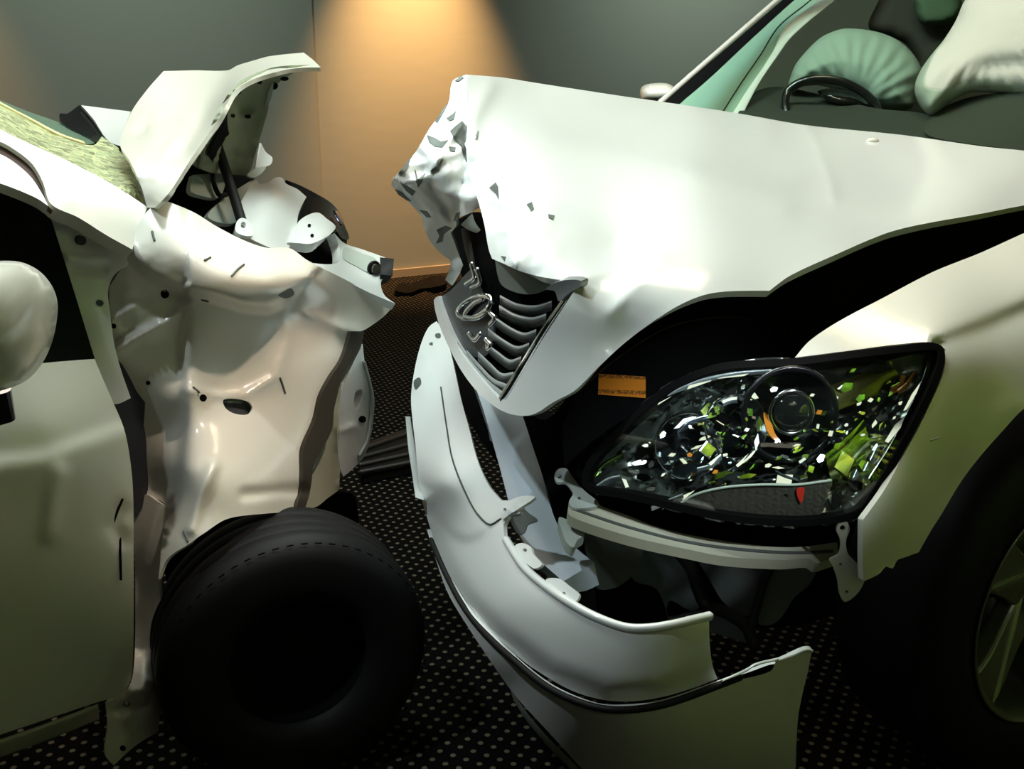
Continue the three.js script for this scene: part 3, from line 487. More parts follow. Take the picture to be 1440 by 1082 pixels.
const pj = bowl(1111, 583, 0.072, 0.045, lampAxis, M.darkChrome, 'projector');
addR('ring', place(new THREE.TorusGeometry(0.074, 0.0045, 10, 64).rotateX(Math.PI / 2), lensF(1111, 583, -0.043), lampAxis), M.trim, pj);
addR('ring', place(new THREE.TorusGeometry(0.034, 0.0035, 10, 48).rotateX(Math.PI / 2), lensF(1113, 580, -0.03), lampAxis), M.chrome, pj);
addR('projector_lens', place(new THREE.SphereGeometry(0.031, 32, 16, 0, Math.PI * 2, 0, Math.PI / 2).scale(1, 0.55, 1), lensF(1113, 580, -0.034), lampAxis), phy({ color: lin(0.01, 0.012, 0.012), roughness: 0.03, clearcoat: 1, ior: 1.6 }), pj);
addR('amber_ring', sheet([[1074, 580], [1082, 588], [1090, 610], [1098, 622], [1088, 618], [1078, 604]], lensF, { step: 4, th: 0.003, lift: -0.04 }), M.amber, pj);
const r1 = bowl(1036, 600, 0.050, 0.055, V(0.1, 0.2, 1).normalize(), M.chrome, 'reflector');
const r2 = bowl(968, 628, 0.052, 0.05, V(-0.05, 0.15, 1).normalize(), M.chrome, 'reflector');
for (const [b, x, y, m] of [[r1, 1036, 602, M.darkChrome], [r2, 968, 630, M.darkChrome]]) addR('bulb', place(new THREE.CapsuleGeometry(0.009, 0.03, 4, 12), lensF(x, y, -0.075), V(0.1, 0.15, 1)), m, b);
// chrome strips where highlights fall; their pale and tinted colours stand for reflections
const strip = (pts, w, lift, mat, name = 'chrome_strip') => addR(name, ribbon(pts.map(([x, y]) => lensF(x, y, -lift)), pts.map(([x, y]) => lensF(x + w * 0.25, y + w, -lift - 0.012)), 0.003, 0.006), mat, lamp);
const highlightChrome = std(lin(0.85, 0.9, 0.98), 0.42, 0.75);  // pale satin finish puts the highlights into the strip colour
strip([[880, 601], [905, 578], [945, 550], [985, 533], [1034, 523], [1085, 519]], 7, 0.006, highlightChrome);
strip([[1090, 519], [1160, 513], [1230, 503], [1290, 497]], 8, 0.02, M.darkChrome);
strip([[1306, 498], [1300, 525], [1280, 570], [1252, 625], [1222, 672]], 7, 0.012, std(lin(0.5, 0.55, 0.62), 0.15, 1));
strip([[836, 684], [855, 672], [872, 668]], 9, 0.01, highlightChrome);
strip([[915, 712], [940, 702], [960, 694]], 7, 0.01, highlightChrome);
strip([[952, 606], [965, 594], [985, 586], [995, 584]], 9, 0.02, std(lin(0.5, 0.55, 0.7), 0.15, 1));
strip([[1016, 566], [1026, 562], [1036, 561]], 6, 0.02, highlightChrome);
strip([[1026, 660], [1042, 650], [1058, 632]], 6, 0.03, std(lin(0.55, 0.62, 0.75), 0.12, 1));
strip([[980, 658], [1000, 652], [1014, 640]], 6, 0.03, highlightChrome);
strip([[1090, 660], [1105, 668], [1122, 674]], 14, 0.03, std(lin(0.55, 0.68, 0.75), 0.15, 1));
strip([[1160, 545], [1210, 526], [1262, 506]], 36, 0.035, std(lin(0.16, 0.15, 0.05), 0.3, 0.9), 'tinted_reflector');
strip([[1160, 640], [1185, 620], [1215, 590]], 60, 0.03, std(lin(0.34, 0.40, 0.20), 0.14, 1, {}), 'tinted_reflector');  // green tint puts the leaf reflection into the metal colour
strip([[1262, 548], [1274, 538], [1286, 520]], 8, 0.02, M.amber, 'amber_reflector');
strip([[833, 668], [850, 650], [876, 636]], 9, 0.015, std(lin(0.30, 0.42, 0.12), 0.2, 1), 'tinted_reflector');
// added mirror facets, most turned to show the fill panel or the hedge
const added_facet = (list, dir, mat, jit, lift) => { const r = rng(list.length + 3); for (const [x, y, w, h, rot] of list) {
  const c0 = lensF(x, y, lift ?? -0.03), s = 1.56 / F, g = new THREE.CylinderGeometry(0.5, 0.56, 0.002, 4 + (r() * 2 | 0)).toNonIndexed(); g.rotateY(r() * 0.9); g.computeVertexNormals(); g.rotateX(Math.PI / 2); if (r() > 0.5) g.applyMatrix4(new THREE.Matrix4().makeShear(0.35, 0, 0, 0, 0, 0)); g.scale(w * s * 1.1, h * s * 1.1, 1); g.rotateZ(-(rot || 0));
  const n = dir.clone().sub(c0).normalize().add(V(0, EYE, 0).sub(c0).normalize()).normalize().add(V((r() - 0.5) * jit, (r() - 0.5) * jit, (r() - 0.5) * jit)).normalize();
  const m = new THREE.Matrix4().lookAt(n, V(0, 0, 0), V(0, 1, 0)); g.applyMatrix4(m); g.translate(c0.x, c0.y, c0.z); addR('added_facet', g, mat, lamp); } };
const mirror = std(lin(0.85, 0.9, 0.95), 0.06, 1);
added_facet([[1024, 561, 30, 10, -0.1], [1055, 557, 24, 12, 0.2], [967, 594, 44, 13, -0.35], [899, 651, 26, 8, 0], [916, 653, 13, 8, -0.6], [915, 688, 15, 6, 0], [909, 627, 14, 5, 0], [852, 685, 36, 9, -0.55], [880, 681, 7, 22, -0.4], [955, 703, 52, 7, -0.45], [1006, 647, 30, 6, -0.55], [1049, 645, 42, 6, -0.6], [1064, 622, 7, 24, 0.2], [961, 649, 14, 6, 0.7], [1103, 674, 28, 18, 0.3], [1088, 548, 12, 8, 0], [1138, 532, 14, 8, 0], [1154, 645, 13, 9, -0.5], [1168, 610, 8, 10, 0], [1224, 563, 9, 7, 0], [1240, 587, 22, 8, -0.3], [1261, 509, 26, 6, -0.1], [1251, 626, 9, 42, 0.6], [1296, 530, 5, 40, 0.5], [945, 640, 12, 6, 0], [930, 610, 12, 6, -0.5], [988, 610, 9, 5, 0.3], [1176, 560, 6, 5, 0], [1190, 598, 6, 5, 0], [1213, 612, 7, 4, 0], [1142, 556, 8, 5, 0], [890, 664, 16, 5, 0.4], [934, 668, 12, 5, -0.3], [1080, 655, 10, 6, 0], [1020, 640, 8, 5, 0], [1128, 648, 14, 5, -0.5], [1150, 600, 5, 9, 0.2]], AREAS[3][0], mirror, 0.10);
added_facet([[903, 583, 34, 6, -0.7], [940, 557, 46, 8, -0.52], [985, 538, 52, 9, -0.3], [1036, 527, 58, 8, -0.12], [1010, 722, 60, 4, 0.12], [1085, 728, 66, 4, 0.02], [1258, 606, 9, 46, 0.55], [1282, 560, 5, 50, 0.5]], AREAS[3][0], mirror, 0.03, -0.012);
added_facet([[998, 578, 32, 24, 0], [1041, 544, 20, 10, 0], [996, 633, 26, 22, 0.2], [854, 654, 56, 10, -0.45], [1187, 652, 34, 36, 0.4], [1204, 676, 30, 34, 0.5], [1174, 704, 24, 24, 0.2], [1068, 598, 10, 20, 0], [1259, 546, 34, 14, -0.6], [1018, 667, 42, 11, -0.1], [1230, 640, 20, 30, 0.6], [1190, 545, 26, 14, -0.2], [925, 640, 14, 10, 0], [975, 670, 16, 10, 0], [1080, 535, 14, 8, 0], [1210, 560, 18, 10, -0.4], [880, 630, 20, 7, -0.5], [1165, 680, 14, 14, 0], [1215, 655, 20, 16, 0.6], [1180, 628, 20, 12, 0.3], [1222, 690, 18, 18, 0.4], [1010, 575, 18, 14, 0.5], [985, 592, 16, 16, 0], [1055, 580, 10, 14, 0], [940, 668, 16, 8, -0.3], [1130, 672, 16, 10, 0], [1105, 520, 24, 6, 0], [1140, 660, 12, 12, 0], [870, 645, 22, 7, -0.5], [1050, 670, 30, 7, 0], [1240, 600, 12, 14, 0.5]], V(3.1, 1.15, -0.3), mirror, 0.16);
added_facet([[1006, 664, 9, 6, 0], [1152, 580, 10, 7, 0], [970, 640, 8, 6, 0], [1268, 535, 8, 20, 0.5]], V(3.1, 1.15, 0.5), M.amber, 0.1, -0.025);
added_facet([[940, 600, 20, 14, 0], [1080, 690, 60, 8, 0], [905, 672, 22, 12, 0], [1230, 520, 50, 14, -0.15], [1010, 600, 16, 16, 0]], V(-3, 0.5, 1), M.darkChrome, 0.2);
{ // the many small added mirror facets between them
  const r = rng(23), gs = [], L = shrink(lampOut, 20), tgt = [AREAS[3][0], V(3.1, 1.15, -0.3), V(3.1, 1.0, 0.6), V(-1.5, 2, 2)];
  for (let k = 0; k < 520; k++) {
    const x = 840 + r() * 460, y = 505 + r() * 215; const q = tgt[[0, 1, 1, 2, 2, 3, 3, 1][r() * 8 | 0]], w = 5 + r() * 17, h = 2 + r() * 5, ro = (r() - 0.7) * 1.4, sides = 4 + (r() * 2 | 0), j = [r(), r(), r()];
    if (!inside(x, y, L) || Math.hypot(x - 1113, y - 580) < 30 || inside(x, y, [[945, 715], [1018, 684], [1170, 674], [1150, 735]])) continue;
    const c0 = lensF(x, y, -0.034 - 0.02 * r()), s = 1.56 / F, g = new THREE.CylinderGeometry(0.5, 0.55, 0.002, sides).toNonIndexed(); g.computeVertexNormals(); g.rotateX(Math.PI / 2); g.scale(w * s, h * s, 1); g.rotateZ(-ro);
    const n = q.clone().sub(c0).normalize().add(V(0, EYE, 0).sub(c0).normalize()).normalize().add(V((j[0] - 0.5) * 0.24, (j[1] - 0.5) * 0.24, (j[2] - 0.5) * 0.24)).normalize();
    g.applyMatrix4(new THREE.Matrix4().lookAt(n, V(0, 0, 0), V(0, 1, 0))); g.translate(c0.x, c0.y, c0.z); gs.push(g);
  }
  addR('small_added_facets', mergeGeometries(gs), mirror, lamp).userData.kind = 'stuff';
}
// turn-signal chamber at the foot of the lamp
const turnO = [[950, 713], [975, 697], [1018, 686], [1072, 682], [1120, 682], [1168, 676], [1160, 706], [1148, 730], [1090, 731], [1030, 728], [985, 721]];
const tc = addR('turn_signal', sheet(turnO, lensF, { step: 6, th: 0.004, lift: -0.012 }), std(lin(0.09, 0.085, 0.07), 0.25, 0.4, { bumpMap: dataTex(128, (u, v) => { const n = Math.abs(Math.sin(u * 40)) * 0.5 + 0.5 * noise.noise(u * 30, v * 30, 1); return [n, n, n]; }, false, 6), bumpScale: 0.002 }), lamp);
addR('rim', tube(turnO.slice(0, 6).map(([x, y]) => lensF(x, y, -0.008)), 0.002), M.primer, tc);
addR('red_marker', sheet([[1121, 689], [1131, 687], [1130, 698], [1127, 708], [1122, 700]], lensF, { step: 4, th: 0.003, lift: -0.007 }), M.red, tc);
strip([[960, 716], [1018, 728], [1072, 732], [1140, 734]], 3, 0.002, highlightChrome);

// windscreen, pillar and cabin
const wsF = depthField([[1440, 206, 2.86], [1510, 214, 2.84], [1269, 184, 2.98], [1133, 172, 3.06], [1035, 155, 3.11], [940, 138, 3.14], [1105, 0, 3.72], [1500, -60, 3.28], [1180, -55, 3.75], [1300, 60, 3.3]]);
addR('windscreen', sheet([[928, 148, 1], [1000, 85], [1098, 0], [1172, -58, 1], [1520, -62, 1], [1520, 222, 1], [1440, 214], [1269, 193], [1133, 180], [1035, 163], [960, 152]], wsF, { step: 14, th: 0.005 }), M.screen);
addR('windscreen_seal', ribbon([[932, 146], [975, 108], [1040, 52], [1104, -3], [1170, -58]].map(([x, y]) => wsF(x, y, 0.006)), [[956, 146], [996, 112], [1058, 54], [1122, -4], [1190, -58]].map(([x, y]) => wsF(x, y, 0.004)), 0.01, 0.004), M.trim, right, 'black edge of the windscreen');
addR('roof_pillar', tube([[929, 144], [972, 106], [1037, 49], [1100, -6], [1164, -60]].map(([x, y]) => wsF(x, y, 0.0)), 0.009), M.paintCool, right, 'pale far windscreen pillar');
const sideF = depthField([[960, 142, 3.40], [1040, 156, 3.35], [1118, 0, 3.95], [1180, 0, 3.9]]);
addR('side_window', sheet([[950, 152, 1], [1000, 106], [1060, 52], [1122, -4], [1180, -50, 1], [1220, -50, 1], [1160, 0], [1112, 36], [1086, 76], [1054, 128], [1032, 166, 1]], sideF, { step: 8, th: 0.004 }), phy({ color: lin(0.60, 0.90, 0.76), roughness: 0.3, transmission: 0.3, thickness: 0 }), right, 'mint-tinted far side window');
addR('reflection_strip', ribbon([[1028, 162], [1051, 126], [1086, 74], [1105, 36], [1152, 0], [1200, -40]].map(([x, y]) => sideF(x, y, 0.06)), [[1043, 164], [1067, 118], [1094, 78], [1115, 50], [1175, 0], [1230, -40]].map(([x, y]) => sideF(x, y, 0.06)), 0.01, 0.008), std(lin(0.95, 0.98, 0.95), 0.4), right, 'bright strip standing for a reflection in the windscreen');  // near-white ribbon builds a windscreen reflection as a solid strip
addR('window_edge', tube([[1016, 158], [1040, 120], [1070, 76], [1096, 36], [1140, 0], [1180, -36]].map(([x, y]) => sideF(x, y, 0.004)), 0.002), M.dash);
addR('roof', sheet([[1164, -58, 1], [1320, -60], [1530, -66, 1], [1700, -120, 1], [1340, -105, 1]], (x, y, l = 0) => { const k = smooth(-120, -58, y); return RC(-2.9 + 1.5 * k, 0.1 + (1530 - x) / 366 * 1.25, 1.62 + 0.04 * (1 - k) + l * 0); }, { step: 14, th: 0.03 }), M.paint);
const cabF = depthField([[1000, 100, 4.6], [1440, 100, 4.4], [1200, 0, 4.7], [1300, 200, 4.4]]);
addR('cabin', sheet([[1180, -40, 1], [1560, -40, 1], [1560, 240, 1], [1040, 200, 1], [1052, 140], [1100, 60]], cabF, { step: 24, th: 0.04 }), M.cabin, right, 'dim inside of the cabin');
const seatF = depthField([[1250, 40, 4.05], [1320, 60, 4.0], [1250, 140, 3.95]]);
addR('seat', sheet([[1222, 40], [1236, 0], [1250, -30], [1330, -30], [1352, 20], [1345, 70], [1320, 120], [1280, 130], [1290, 90], [1270, 60]], seatF, { step: 10, bulge: { R: 26, front: 0.05, back: 0.05 } }), std(lin(0.035, 0.04, 0.03), 0.8), right);
addR('headrest', sheet([[1290, -12], [1330, -14], [1352, 0], [1348, 26], [1320, 36], [1296, 34], [1286, 12]], seatF, { step: 6, lift: 0.1, bulge: { R: 18, front: 0.05, back: 0.04 } }), std(lin(0.06, 0.13, 0.07), 0.8), right);
const dashF = depthField([[1040, 160, 3.25], [1060, 132, 3.5], [1150, 132, 3.5], [1300, 156, 3.2], [1440, 132, 3.06], [1520, 130, 3.0], [1440, 212, 2.88], [1269, 192, 3.02], [1133, 178, 3.12], [1520, 225, 2.86]]);
const dash = addR('dashboard', sheet([[1034, 165, 1], [1058, 132], [1090, 122], [1150, 132], [1230, 152], [1290, 158], [1312, 162], [1340, 148], [1380, 134], [1440, 130], [1525, 128, 1], [1525, 230, 1], [1440, 217], [1269, 196], [1133, 184]], dashF, { step: 9, th: 0.02 }), M.dash);
addR('dash_top', sheet([[1306, 170], [1328, 150], [1380, 134], [1525, 128, 1], [1525, 226, 1], [1440, 212], [1330, 197], [1300, 186]], dashF, { step: 9, th: 0.004, lift: 0.02 }), std(lin(0.045, 0.05, 0.037), 0.8), dash);
// steering wheel and airbags
const swC = P(1168, 158, 3.42);
{
  const ax = fw.clone().multiplyScalar(-0.86).add(V(0, 0.45, 0)).negate().normalize();
    const sw = addR('steering_wheel', tube([[1107, 130, 3.36], [1122, 118, 3.36], [1150, 111, 3.35], [1184, 115, 3.34], [1210, 127, 3.33], [1228, 143, 3.31], [1236, 160, 3.29], [1222, 184, 3.24], [1180, 196, 3.22], [1130, 186, 3.25], [1106, 158, 3.31]].map(([x, y, d]) => P(x, y, d)), 0.0135, true, 80), M.trim, right, 'black steering wheel below the driver airbag');
  addR('steering_boss', sheet([[1150, 128], [1180, 124], [1206, 128], [1224, 142], [1234, 152], [1200, 152], [1176, 148], [1160, 140]], depthField([[1150, 128, 3.4], [1234, 152, 3.36], [1190, 124, 3.42]]), { step: 5, bulge: { R: 14, front: 0.05, back: 0.04 } }), M.trim, sw);
}
const wr = (cx, cy, k, a) => (x, y) => a * Math.cos(Math.atan2(y - cy, x - cx) * k + 1.5 * noise.noise(x / 40, y / 40, 0.5)) * smooth(20, 90, Math.hypot(x - cx, y - cy));
const abF = depthField([[1109, 124, 3.5], [1190, 40, 3.58], [1292, 110, 3.46], [1250, 150, 3.42]]);
addR('airbag', sheet([[1109, 126], [1113, 104], [1122, 86], [1150, 56], [1170, 45], [1191, 40], [1230, 44], [1256, 53], [1272, 64], [1290, 84], [1297, 104], [1290, 128], [1282, 152], [1256, 158], [1228, 154], [1208, 140], [1180, 128], [1150, 120], [1128, 122]], abF, { step: 4, bulge: { R: 60, front: 0.14, back: 0.10 }, waves: (x, y) => wr(1200, 150, 26, 0.006)(x, y) + 0.008 * noise.noise(x / 16, y / 30, 2) }), std(lin(0.34, 0.455, 0.39), 0.85), right, 'round pale green airbag inflated over the steering wheel');
const pbF = depthField([[1290, 124, 3.22], [1358, 0, 3.34], [1440, 60, 3.16], [1440, 130, 3.1], [1530, 60, 3.06]]);
addR('airbag', sheet([[1420, -40], [1362, -6], [1343, 31], [1327, 56], [1309, 78], [1294, 100], [1286, 124], [1292, 146], [1304, 160], [1313, 162], [1328, 150], [1346, 138], [1362, 130], [1390, 130], [1440, 138], [1530, 138, 1], [1530, -50, 1]], pbF, { step: 7, bulge: { R: 70, front: 0.13, back: 0.10 }, waves: (x, y) => wr(1390, 40, 26, 0.011)(x, y) - 0.02 * Math.exp(-(((y - 95 + 0.1 * (x - 1380)) / 12) ** 2)) * smooth(1350, 1400, x) }), M.bag, right, 'large cream airbag inflated on the passenger side');
// far mirror
const wm = addR('wing_mirror', sheet([[900, 130], [904, 121], [920, 117], [940, 118], [950, 126], [944, 142], [920, 146], [903, 142]], depthField([[900, 130, 3.35], [950, 130, 3.3], [920, 146, 3.32]]), { step: 4, bulge: { R: 14, front: 0.06, back: 0.05 } }), M.paint, right, 'white mirror on the far side');

// ---------------------------------------------------------------- the car on the left
const NL = { n: V(0.69, 0, 0.724).normalize() }; NL.c = NL.n.dot(V(-0.706, 0, -1.608));
const lf = (c, rel) => planeField(NL, c, rel);
const left = thing('car', 'smaller cream car on the left with a crushed fender and its hood folded up', 'car', V(-0.75, 0, -1.75));
const addL = (name, geo, mat, parent = left, label) => part(name, geo, mat, parent, label);
// door
const doorF = lf([[-60, 520, -0.03], [133, 508, -0.03], [0, 700, 0.03], [180, 700, 0.015], [0, 880, 0.02], [185, 900, 0.01], [0, 1035, -0.04], [160, 980, -0.03], [-60, 700, 0.03], [60, 600, 0.02], [120, 820, 0.03]], [{ ridge: [[84, 665], [76, 700], [70, 750]], a: 0.006, w: 12, round: 1 }, { step: [[-60, 655], [60, 640], [170, 600]], a: 0.01, w: 10, reach: 90 }, { ridge: [[172, 716], [160, 740], [172, 760]], a: -0.01, w: 6 }]);
const door = addL('door', sheet([[-70, 528, 1], [0, 520], [60, 511], [133, 505, 1], [146, 536], [160, 568], [174, 602], [182, 640], [187, 690], [188, 800], [187, 930], [182, 962], [168, 979], [140, 987], [0, 1034], [-70, 1058, 1]], doorF, { step: 9, th: 0.03 }), M.paint);
addL('tear', tube([[172, 703], [164, 722], [160, 738], [168, 752], [169, 775], [170, 815]].map(([x, y]) => doorF(x, y, 0.0005)), 0.0022), M.hole, door);
addL('sill', ribbon([[-70, 1062], [0, 1040], [80, 1012], [138, 990]].map(([x, y]) => doorF(x, y, -0.015)), [[-70, 1090], [0, 1066], [80, 1036], [140, 1012]].map(([x, y]) => doorF(x, y, -0.06)), 0.02, 0.015), M.paint);
addL('side_glass', sheet([[-70, 236, 1], [0, 256], [36, 268], [64, 283, 1], [98, 390], [134, 507, 1], [60, 514], [-70, 532, 1]], lf([[-70, 236, -0.15], [64, 282, -0.13], [134, 507, -0.06], [-70, 532, -0.06]]), { step: 12, th: 0.006 }), M.darkGlass);
const pilF = lf([[-70, 160, -0.24], [0, 190, -0.20], [100, 260, -0.13], [200, 312, -0.08], [207, 292, -0.10], [100, 228, -0.18], [185, 350, -0.05], [130, 318, -0.075], [72, 287, -0.10], [0, 199, -0.19]], []);
addL('window_frame', sheet([[-70, 196, 1], [0, 217], [22, 230], [44, 250], [60, 274], [68, 290, 1], [50, 278], [0, 258], [-70, 240, 1]], pilF, { step: 6, th: 0.02, lift: 0.01 }), M.paint, door);
addL('window_gap', sheet([[-70, 174, 1], [0, 198], [22, 211], [45, 231], [60, 256], [74, 296], [66, 288], [58, 268], [42, 248], [20, 229], [0, 217], [-70, 196, 1]], pilF, { step: 5, th: 0.01, lift: -0.012 }), std(lin(0.09, 0.045, 0.035), 0.7), left, 'reddish seal gap above the door');
addL('windscreen_pillar', sheet([[-70, 140, 1], [0, 182], [50, 206], [100, 229], [155, 258], [207, 291, 1], [200, 312], [186, 351, 1], [150, 331], [110, 306], [72, 287], [60, 255], [45, 230], [20, 210], [0, 199], [-70, 175, 1]], pilF, { step: 6, th: 0.03 }), M.paint);
const hinF = lf([[66, 283, -0.16], [185, 352, -0.13], [150, 440, -0.12], [133, 505, -0.10], [187, 650, -0.10]], [{ ridge: [[95, 362], [120, 366], [148, 362]], a: 0.014, w: 7, round: 1 }, { ridge: [[100, 380], [148, 382]], a: -0.01, w: 4, round: 1 }]);
const hinge = addL('hinge_pillar', sheet([[64, 282, 1], [76, 290], [100, 302], [150, 334], [186, 354, 1], [178, 372], [160, 388], [152, 410], [155, 440], [160, 480], [170, 520], [184, 560, 1], [160, 568], [146, 536], [133, 505], [98, 392]], hinF, { step: 5, th: 0.02 }), M.paintCool, left, 'bared door-hinge pillar with a bolt');
addL('bolt', place(new THREE.CylinderGeometry(0.008, 0.008, 0.012, 16), hinF(113, 338, 0.004), NL.n), M.dark, hinge);
addL('bolt', place(new THREE.CylinderGeometry(0.005, 0.005, 0.01, 16), hinF(140, 426, 0.003), NL.n), M.dark, hinge);
addL('door_gap_shade', sheet([[140, 375, 1], [215, 380, 1], [225, 560], [212, 690], [186, 735, 1], [176, 640], [158, 560], [146, 470]], lf([[140, 375, -0.16], [220, 400, -0.17], [215, 690, -0.16], [180, 700, -0.15]]), { step: 8, th: 0.01 }), std(lin(0.02, 0.024, 0.03), 0.6), left, 'dark plate standing for the shade between the door and the fender');  // dark plate paints the shade inside the gap
// fender
const fenLF = lf([[224, 279, -0.10], [300, 320, -0.06], [350, 342, -0.05], [407, 349, -0.09], [485, 393, -0.13], [556, 427, -0.19], [195, 330, -0.06], [188, 352, -0.05], [260, 360, 0.0], [320, 390, 0.03], [380, 400, 0.02], [430, 395, -0.03],
  [230, 425, -0.05], [300, 445, -0.01], [370, 450, -0.035], [420, 440, -0.08], [330, 500, -0.07], [390, 520, -0.065], [300, 555, -0.07], [340, 610, -0.02], [300, 680, 0.05], [380, 690, 0.03], [320, 728, 0.065], [420, 715, 0.0], [265, 765, 0.06],
  [470, 430, -0.11], [470, 500, -0.085], [440, 600, -0.05], [525, 455, -0.16], [158, 420, -0.13], [157, 490, -0.14], [190, 540, -0.14], [203, 600, -0.15], [230, 600, -0.11], [215, 690, -0.13], [258, 560, -0.05], [264, 660, 0.005], [228, 810, 0.02]],
  [{ step: [[182, 352], [196, 372], [235, 402], [262, 412], [300, 420], [340, 432], [378, 436], [400, 424], [424, 402]], a: -0.034, w: 4.5, reach: 46 }, { step: [[262, 420], [258, 500], [259, 600], [250, 690], [236, 740]], a: -0.035, w: 7, reach: 40 },
    { ridge: [[156, 500], [190, 476], [240, 450], [262, 428]], a: 0.022, w: 6 }, { ridge: [[160, 480], [184, 465]], a: -0.014, w: 4 }, { ridge: [[156, 452], [190, 430]], a: 0.014, w: 5 }, { ridge: [[190, 360], [225, 396], [258, 410]], a: 0.012, w: 6 },
    { ridge: [[300, 655], [285, 690], [268, 745]], a: 0.014, w: 8, round: 1 }, { ridge: [[430, 440], [480, 462], [500, 466]], a: 0.012, w: 10 }, { ridge: [[345, 695], [400, 690], [426, 690]], a: -0.008, w: 8, round: 1 },
    { ridge: [[262, 548], [300, 556], [345, 556], [388, 530], [404, 480], [400, 430]], a: 0.012, w: 10 }, { ridge: [[440, 385], [470, 420], [480, 466]], a: 0.006, w: 8 }, { x: 200, y: 420, r: 70, a: 0.008, sc: 50 }]);
const fendL = addL('fender', sheet([[224, 279, 1], [271, 298], [309, 321], [350, 341], [378, 349], [407, 349], [432, 366], [485, 393], [520, 411], [556, 427, 1], [541, 444], [521, 459], [508, 466], [494, 468, 1], [481, 506], [466, 532], [452, 558], [444, 590], [427, 631], [426, 666], [419, 710], [417, 720, 1], [370, 723], [320, 730], [290, 748], [263, 767], [245, 778], [233, 790], [223, 816, 1], [226, 780], [230, 745], [236, 715], [218, 701], [196, 700], [186, 712, 1], [184, 700], [194, 690], [199, 660], [200, 620], [203, 585], [204, 566, 1], [192, 550], [185, 536], [172, 513], [156, 494, 1], [153, 470], [158, 458], [155, 440], [154, 405], [160, 394, 1], [168, 382], [180, 372], [178, 362], [188, 352, 1], [189, 330], [198, 309]], fenLF, { step: 5.5, th: 0.006, holes: [[[314, 563], [330, 561], [350, 566], [355, 574], [348, 583], [330, 582], [317, 574]]] }), M.paint, left, 'crushed fender with deep folds');
addL('side_marker', sheet([[310, 559], [332, 556], [356, 562], [360, 576], [350, 588], [326, 587], [312, 576]], fenLF, { step: 4, th: 0.01, lift: -0.016 }), phy({ color: lin(0.05, 0.055, 0.06), roughness: 0.15, clearcoat: 1 }), fendL, 'oval socket of the side marker');
const holeAt = (x, y, r, f, parent, lift = 0.001, e = 1) => addL('hole', sheet([0, 1, 2, 3, 4, 5, 6, 7].map((k) => [x + r * Math.cos(k * 0.785), y + e * r * Math.sin(k * 0.785)]), f, { step: 2.5, th: 0.001, lift }), M.hole, parent);
holeAt(286, 560, 5, fenLF, fendL); holeAt(232, 414, 6, fenLF, fendL); holeAt(160, 459, 3.5, fenLF, fendL); holeAt(208, 539, 3, fenLF, fendL);
for (const l of [[[326, 388], [334, 379], [343, 372]], [[394, 532], [397, 540], [401, 553]], [[288, 366], [296, 362]], [[214, 326], [217, 338]], [[284, 422], [292, 424]], [[272, 545], [280, 552]], [[258, 748], [264, 762]]]) addL('scratch', tube(l.map(([x, y]) => fenLF(x, y, 0.001)), 0.002), M.bare, fendL);
addL('puncture', sheet([[392, 416], [400, 410], [410, 406], [414, 414], [402, 420]], fenLF, { step: 3, th: 0.001, lift: 0.003 }), M.bare, fendL);
addL('torn_edge', sheet([[494, 466, 1], [512, 466, 1], [508, 486], [498, 502], [486, 520], [478, 542], [470, 575], [467, 604], [451, 636], [441, 655], [438, 680], [434, 700], [428, 718, 1], [418, 716], [424, 690], [426, 666], [427, 631], [444, 590], [452, 557], [466, 530], [481, 506]], fenLF, { step: 5, th: 0.012, lift: 0.012 }), M.torn, fendL, 'torn brown rubber strip on the fender edge');
const bktF = lf([[486, 520, -0.10], [474, 560, -0.09], [444, 660, -0.07], [430, 716, -0.03], [478, 690, -0.10], [525, 560, -0.13], [510, 486, -0.13], [483, 671, -0.10], [519, 619, -0.12]], [{ ridge: [[476, 545], [474, 620], [477, 690]], a: 0.02, w: 7 }, { ridge: [[496, 600], [480, 606]], a: 0.01, w: 5 }]);
addL('arch_flange', sheet([[480, 540], [476, 580], [474, 620], [478, 660], [476, 690, 1], [462, 700], [445, 713], [424, 718, 1], [432, 700], [438, 672], [450, 640], [466, 604], [470, 575]], bktF, { step: 6, th: 0.01 }), M.olive, left);
const lbk = addL('lamp_bracket', sheet([[510, 484, 1], [514, 516], [525, 551], [526, 580], [520, 619], [510, 645], [483, 671, 1], [477, 656], [473, 620], [476, 575], [482, 545], [496, 512]], bktF, { step: 5, th: 0.02, lift: -0.006, holes: [[[500, 552], [509, 548], [508, 564], [502, 576], [498, 568]]] }), M.paintCool, left, 'pale lamp bracket bared at the front corner');
holeAt(510, 590, 5, bktF, lbk, 0.0); addL('rim_edge', tube([[512, 510], [522, 552], [522, 585], [516, 620], [506, 640]].map(([x, y]) => bktF(x, y, 0.002)), 0.004), M.primer, lbk);
addL('lamp_backing', sheet([[490, 520], [520, 540], [520, 600], [490, 640]], bktF, { step: 6, th: 0.01, lift: -0.05 }), M.hole);
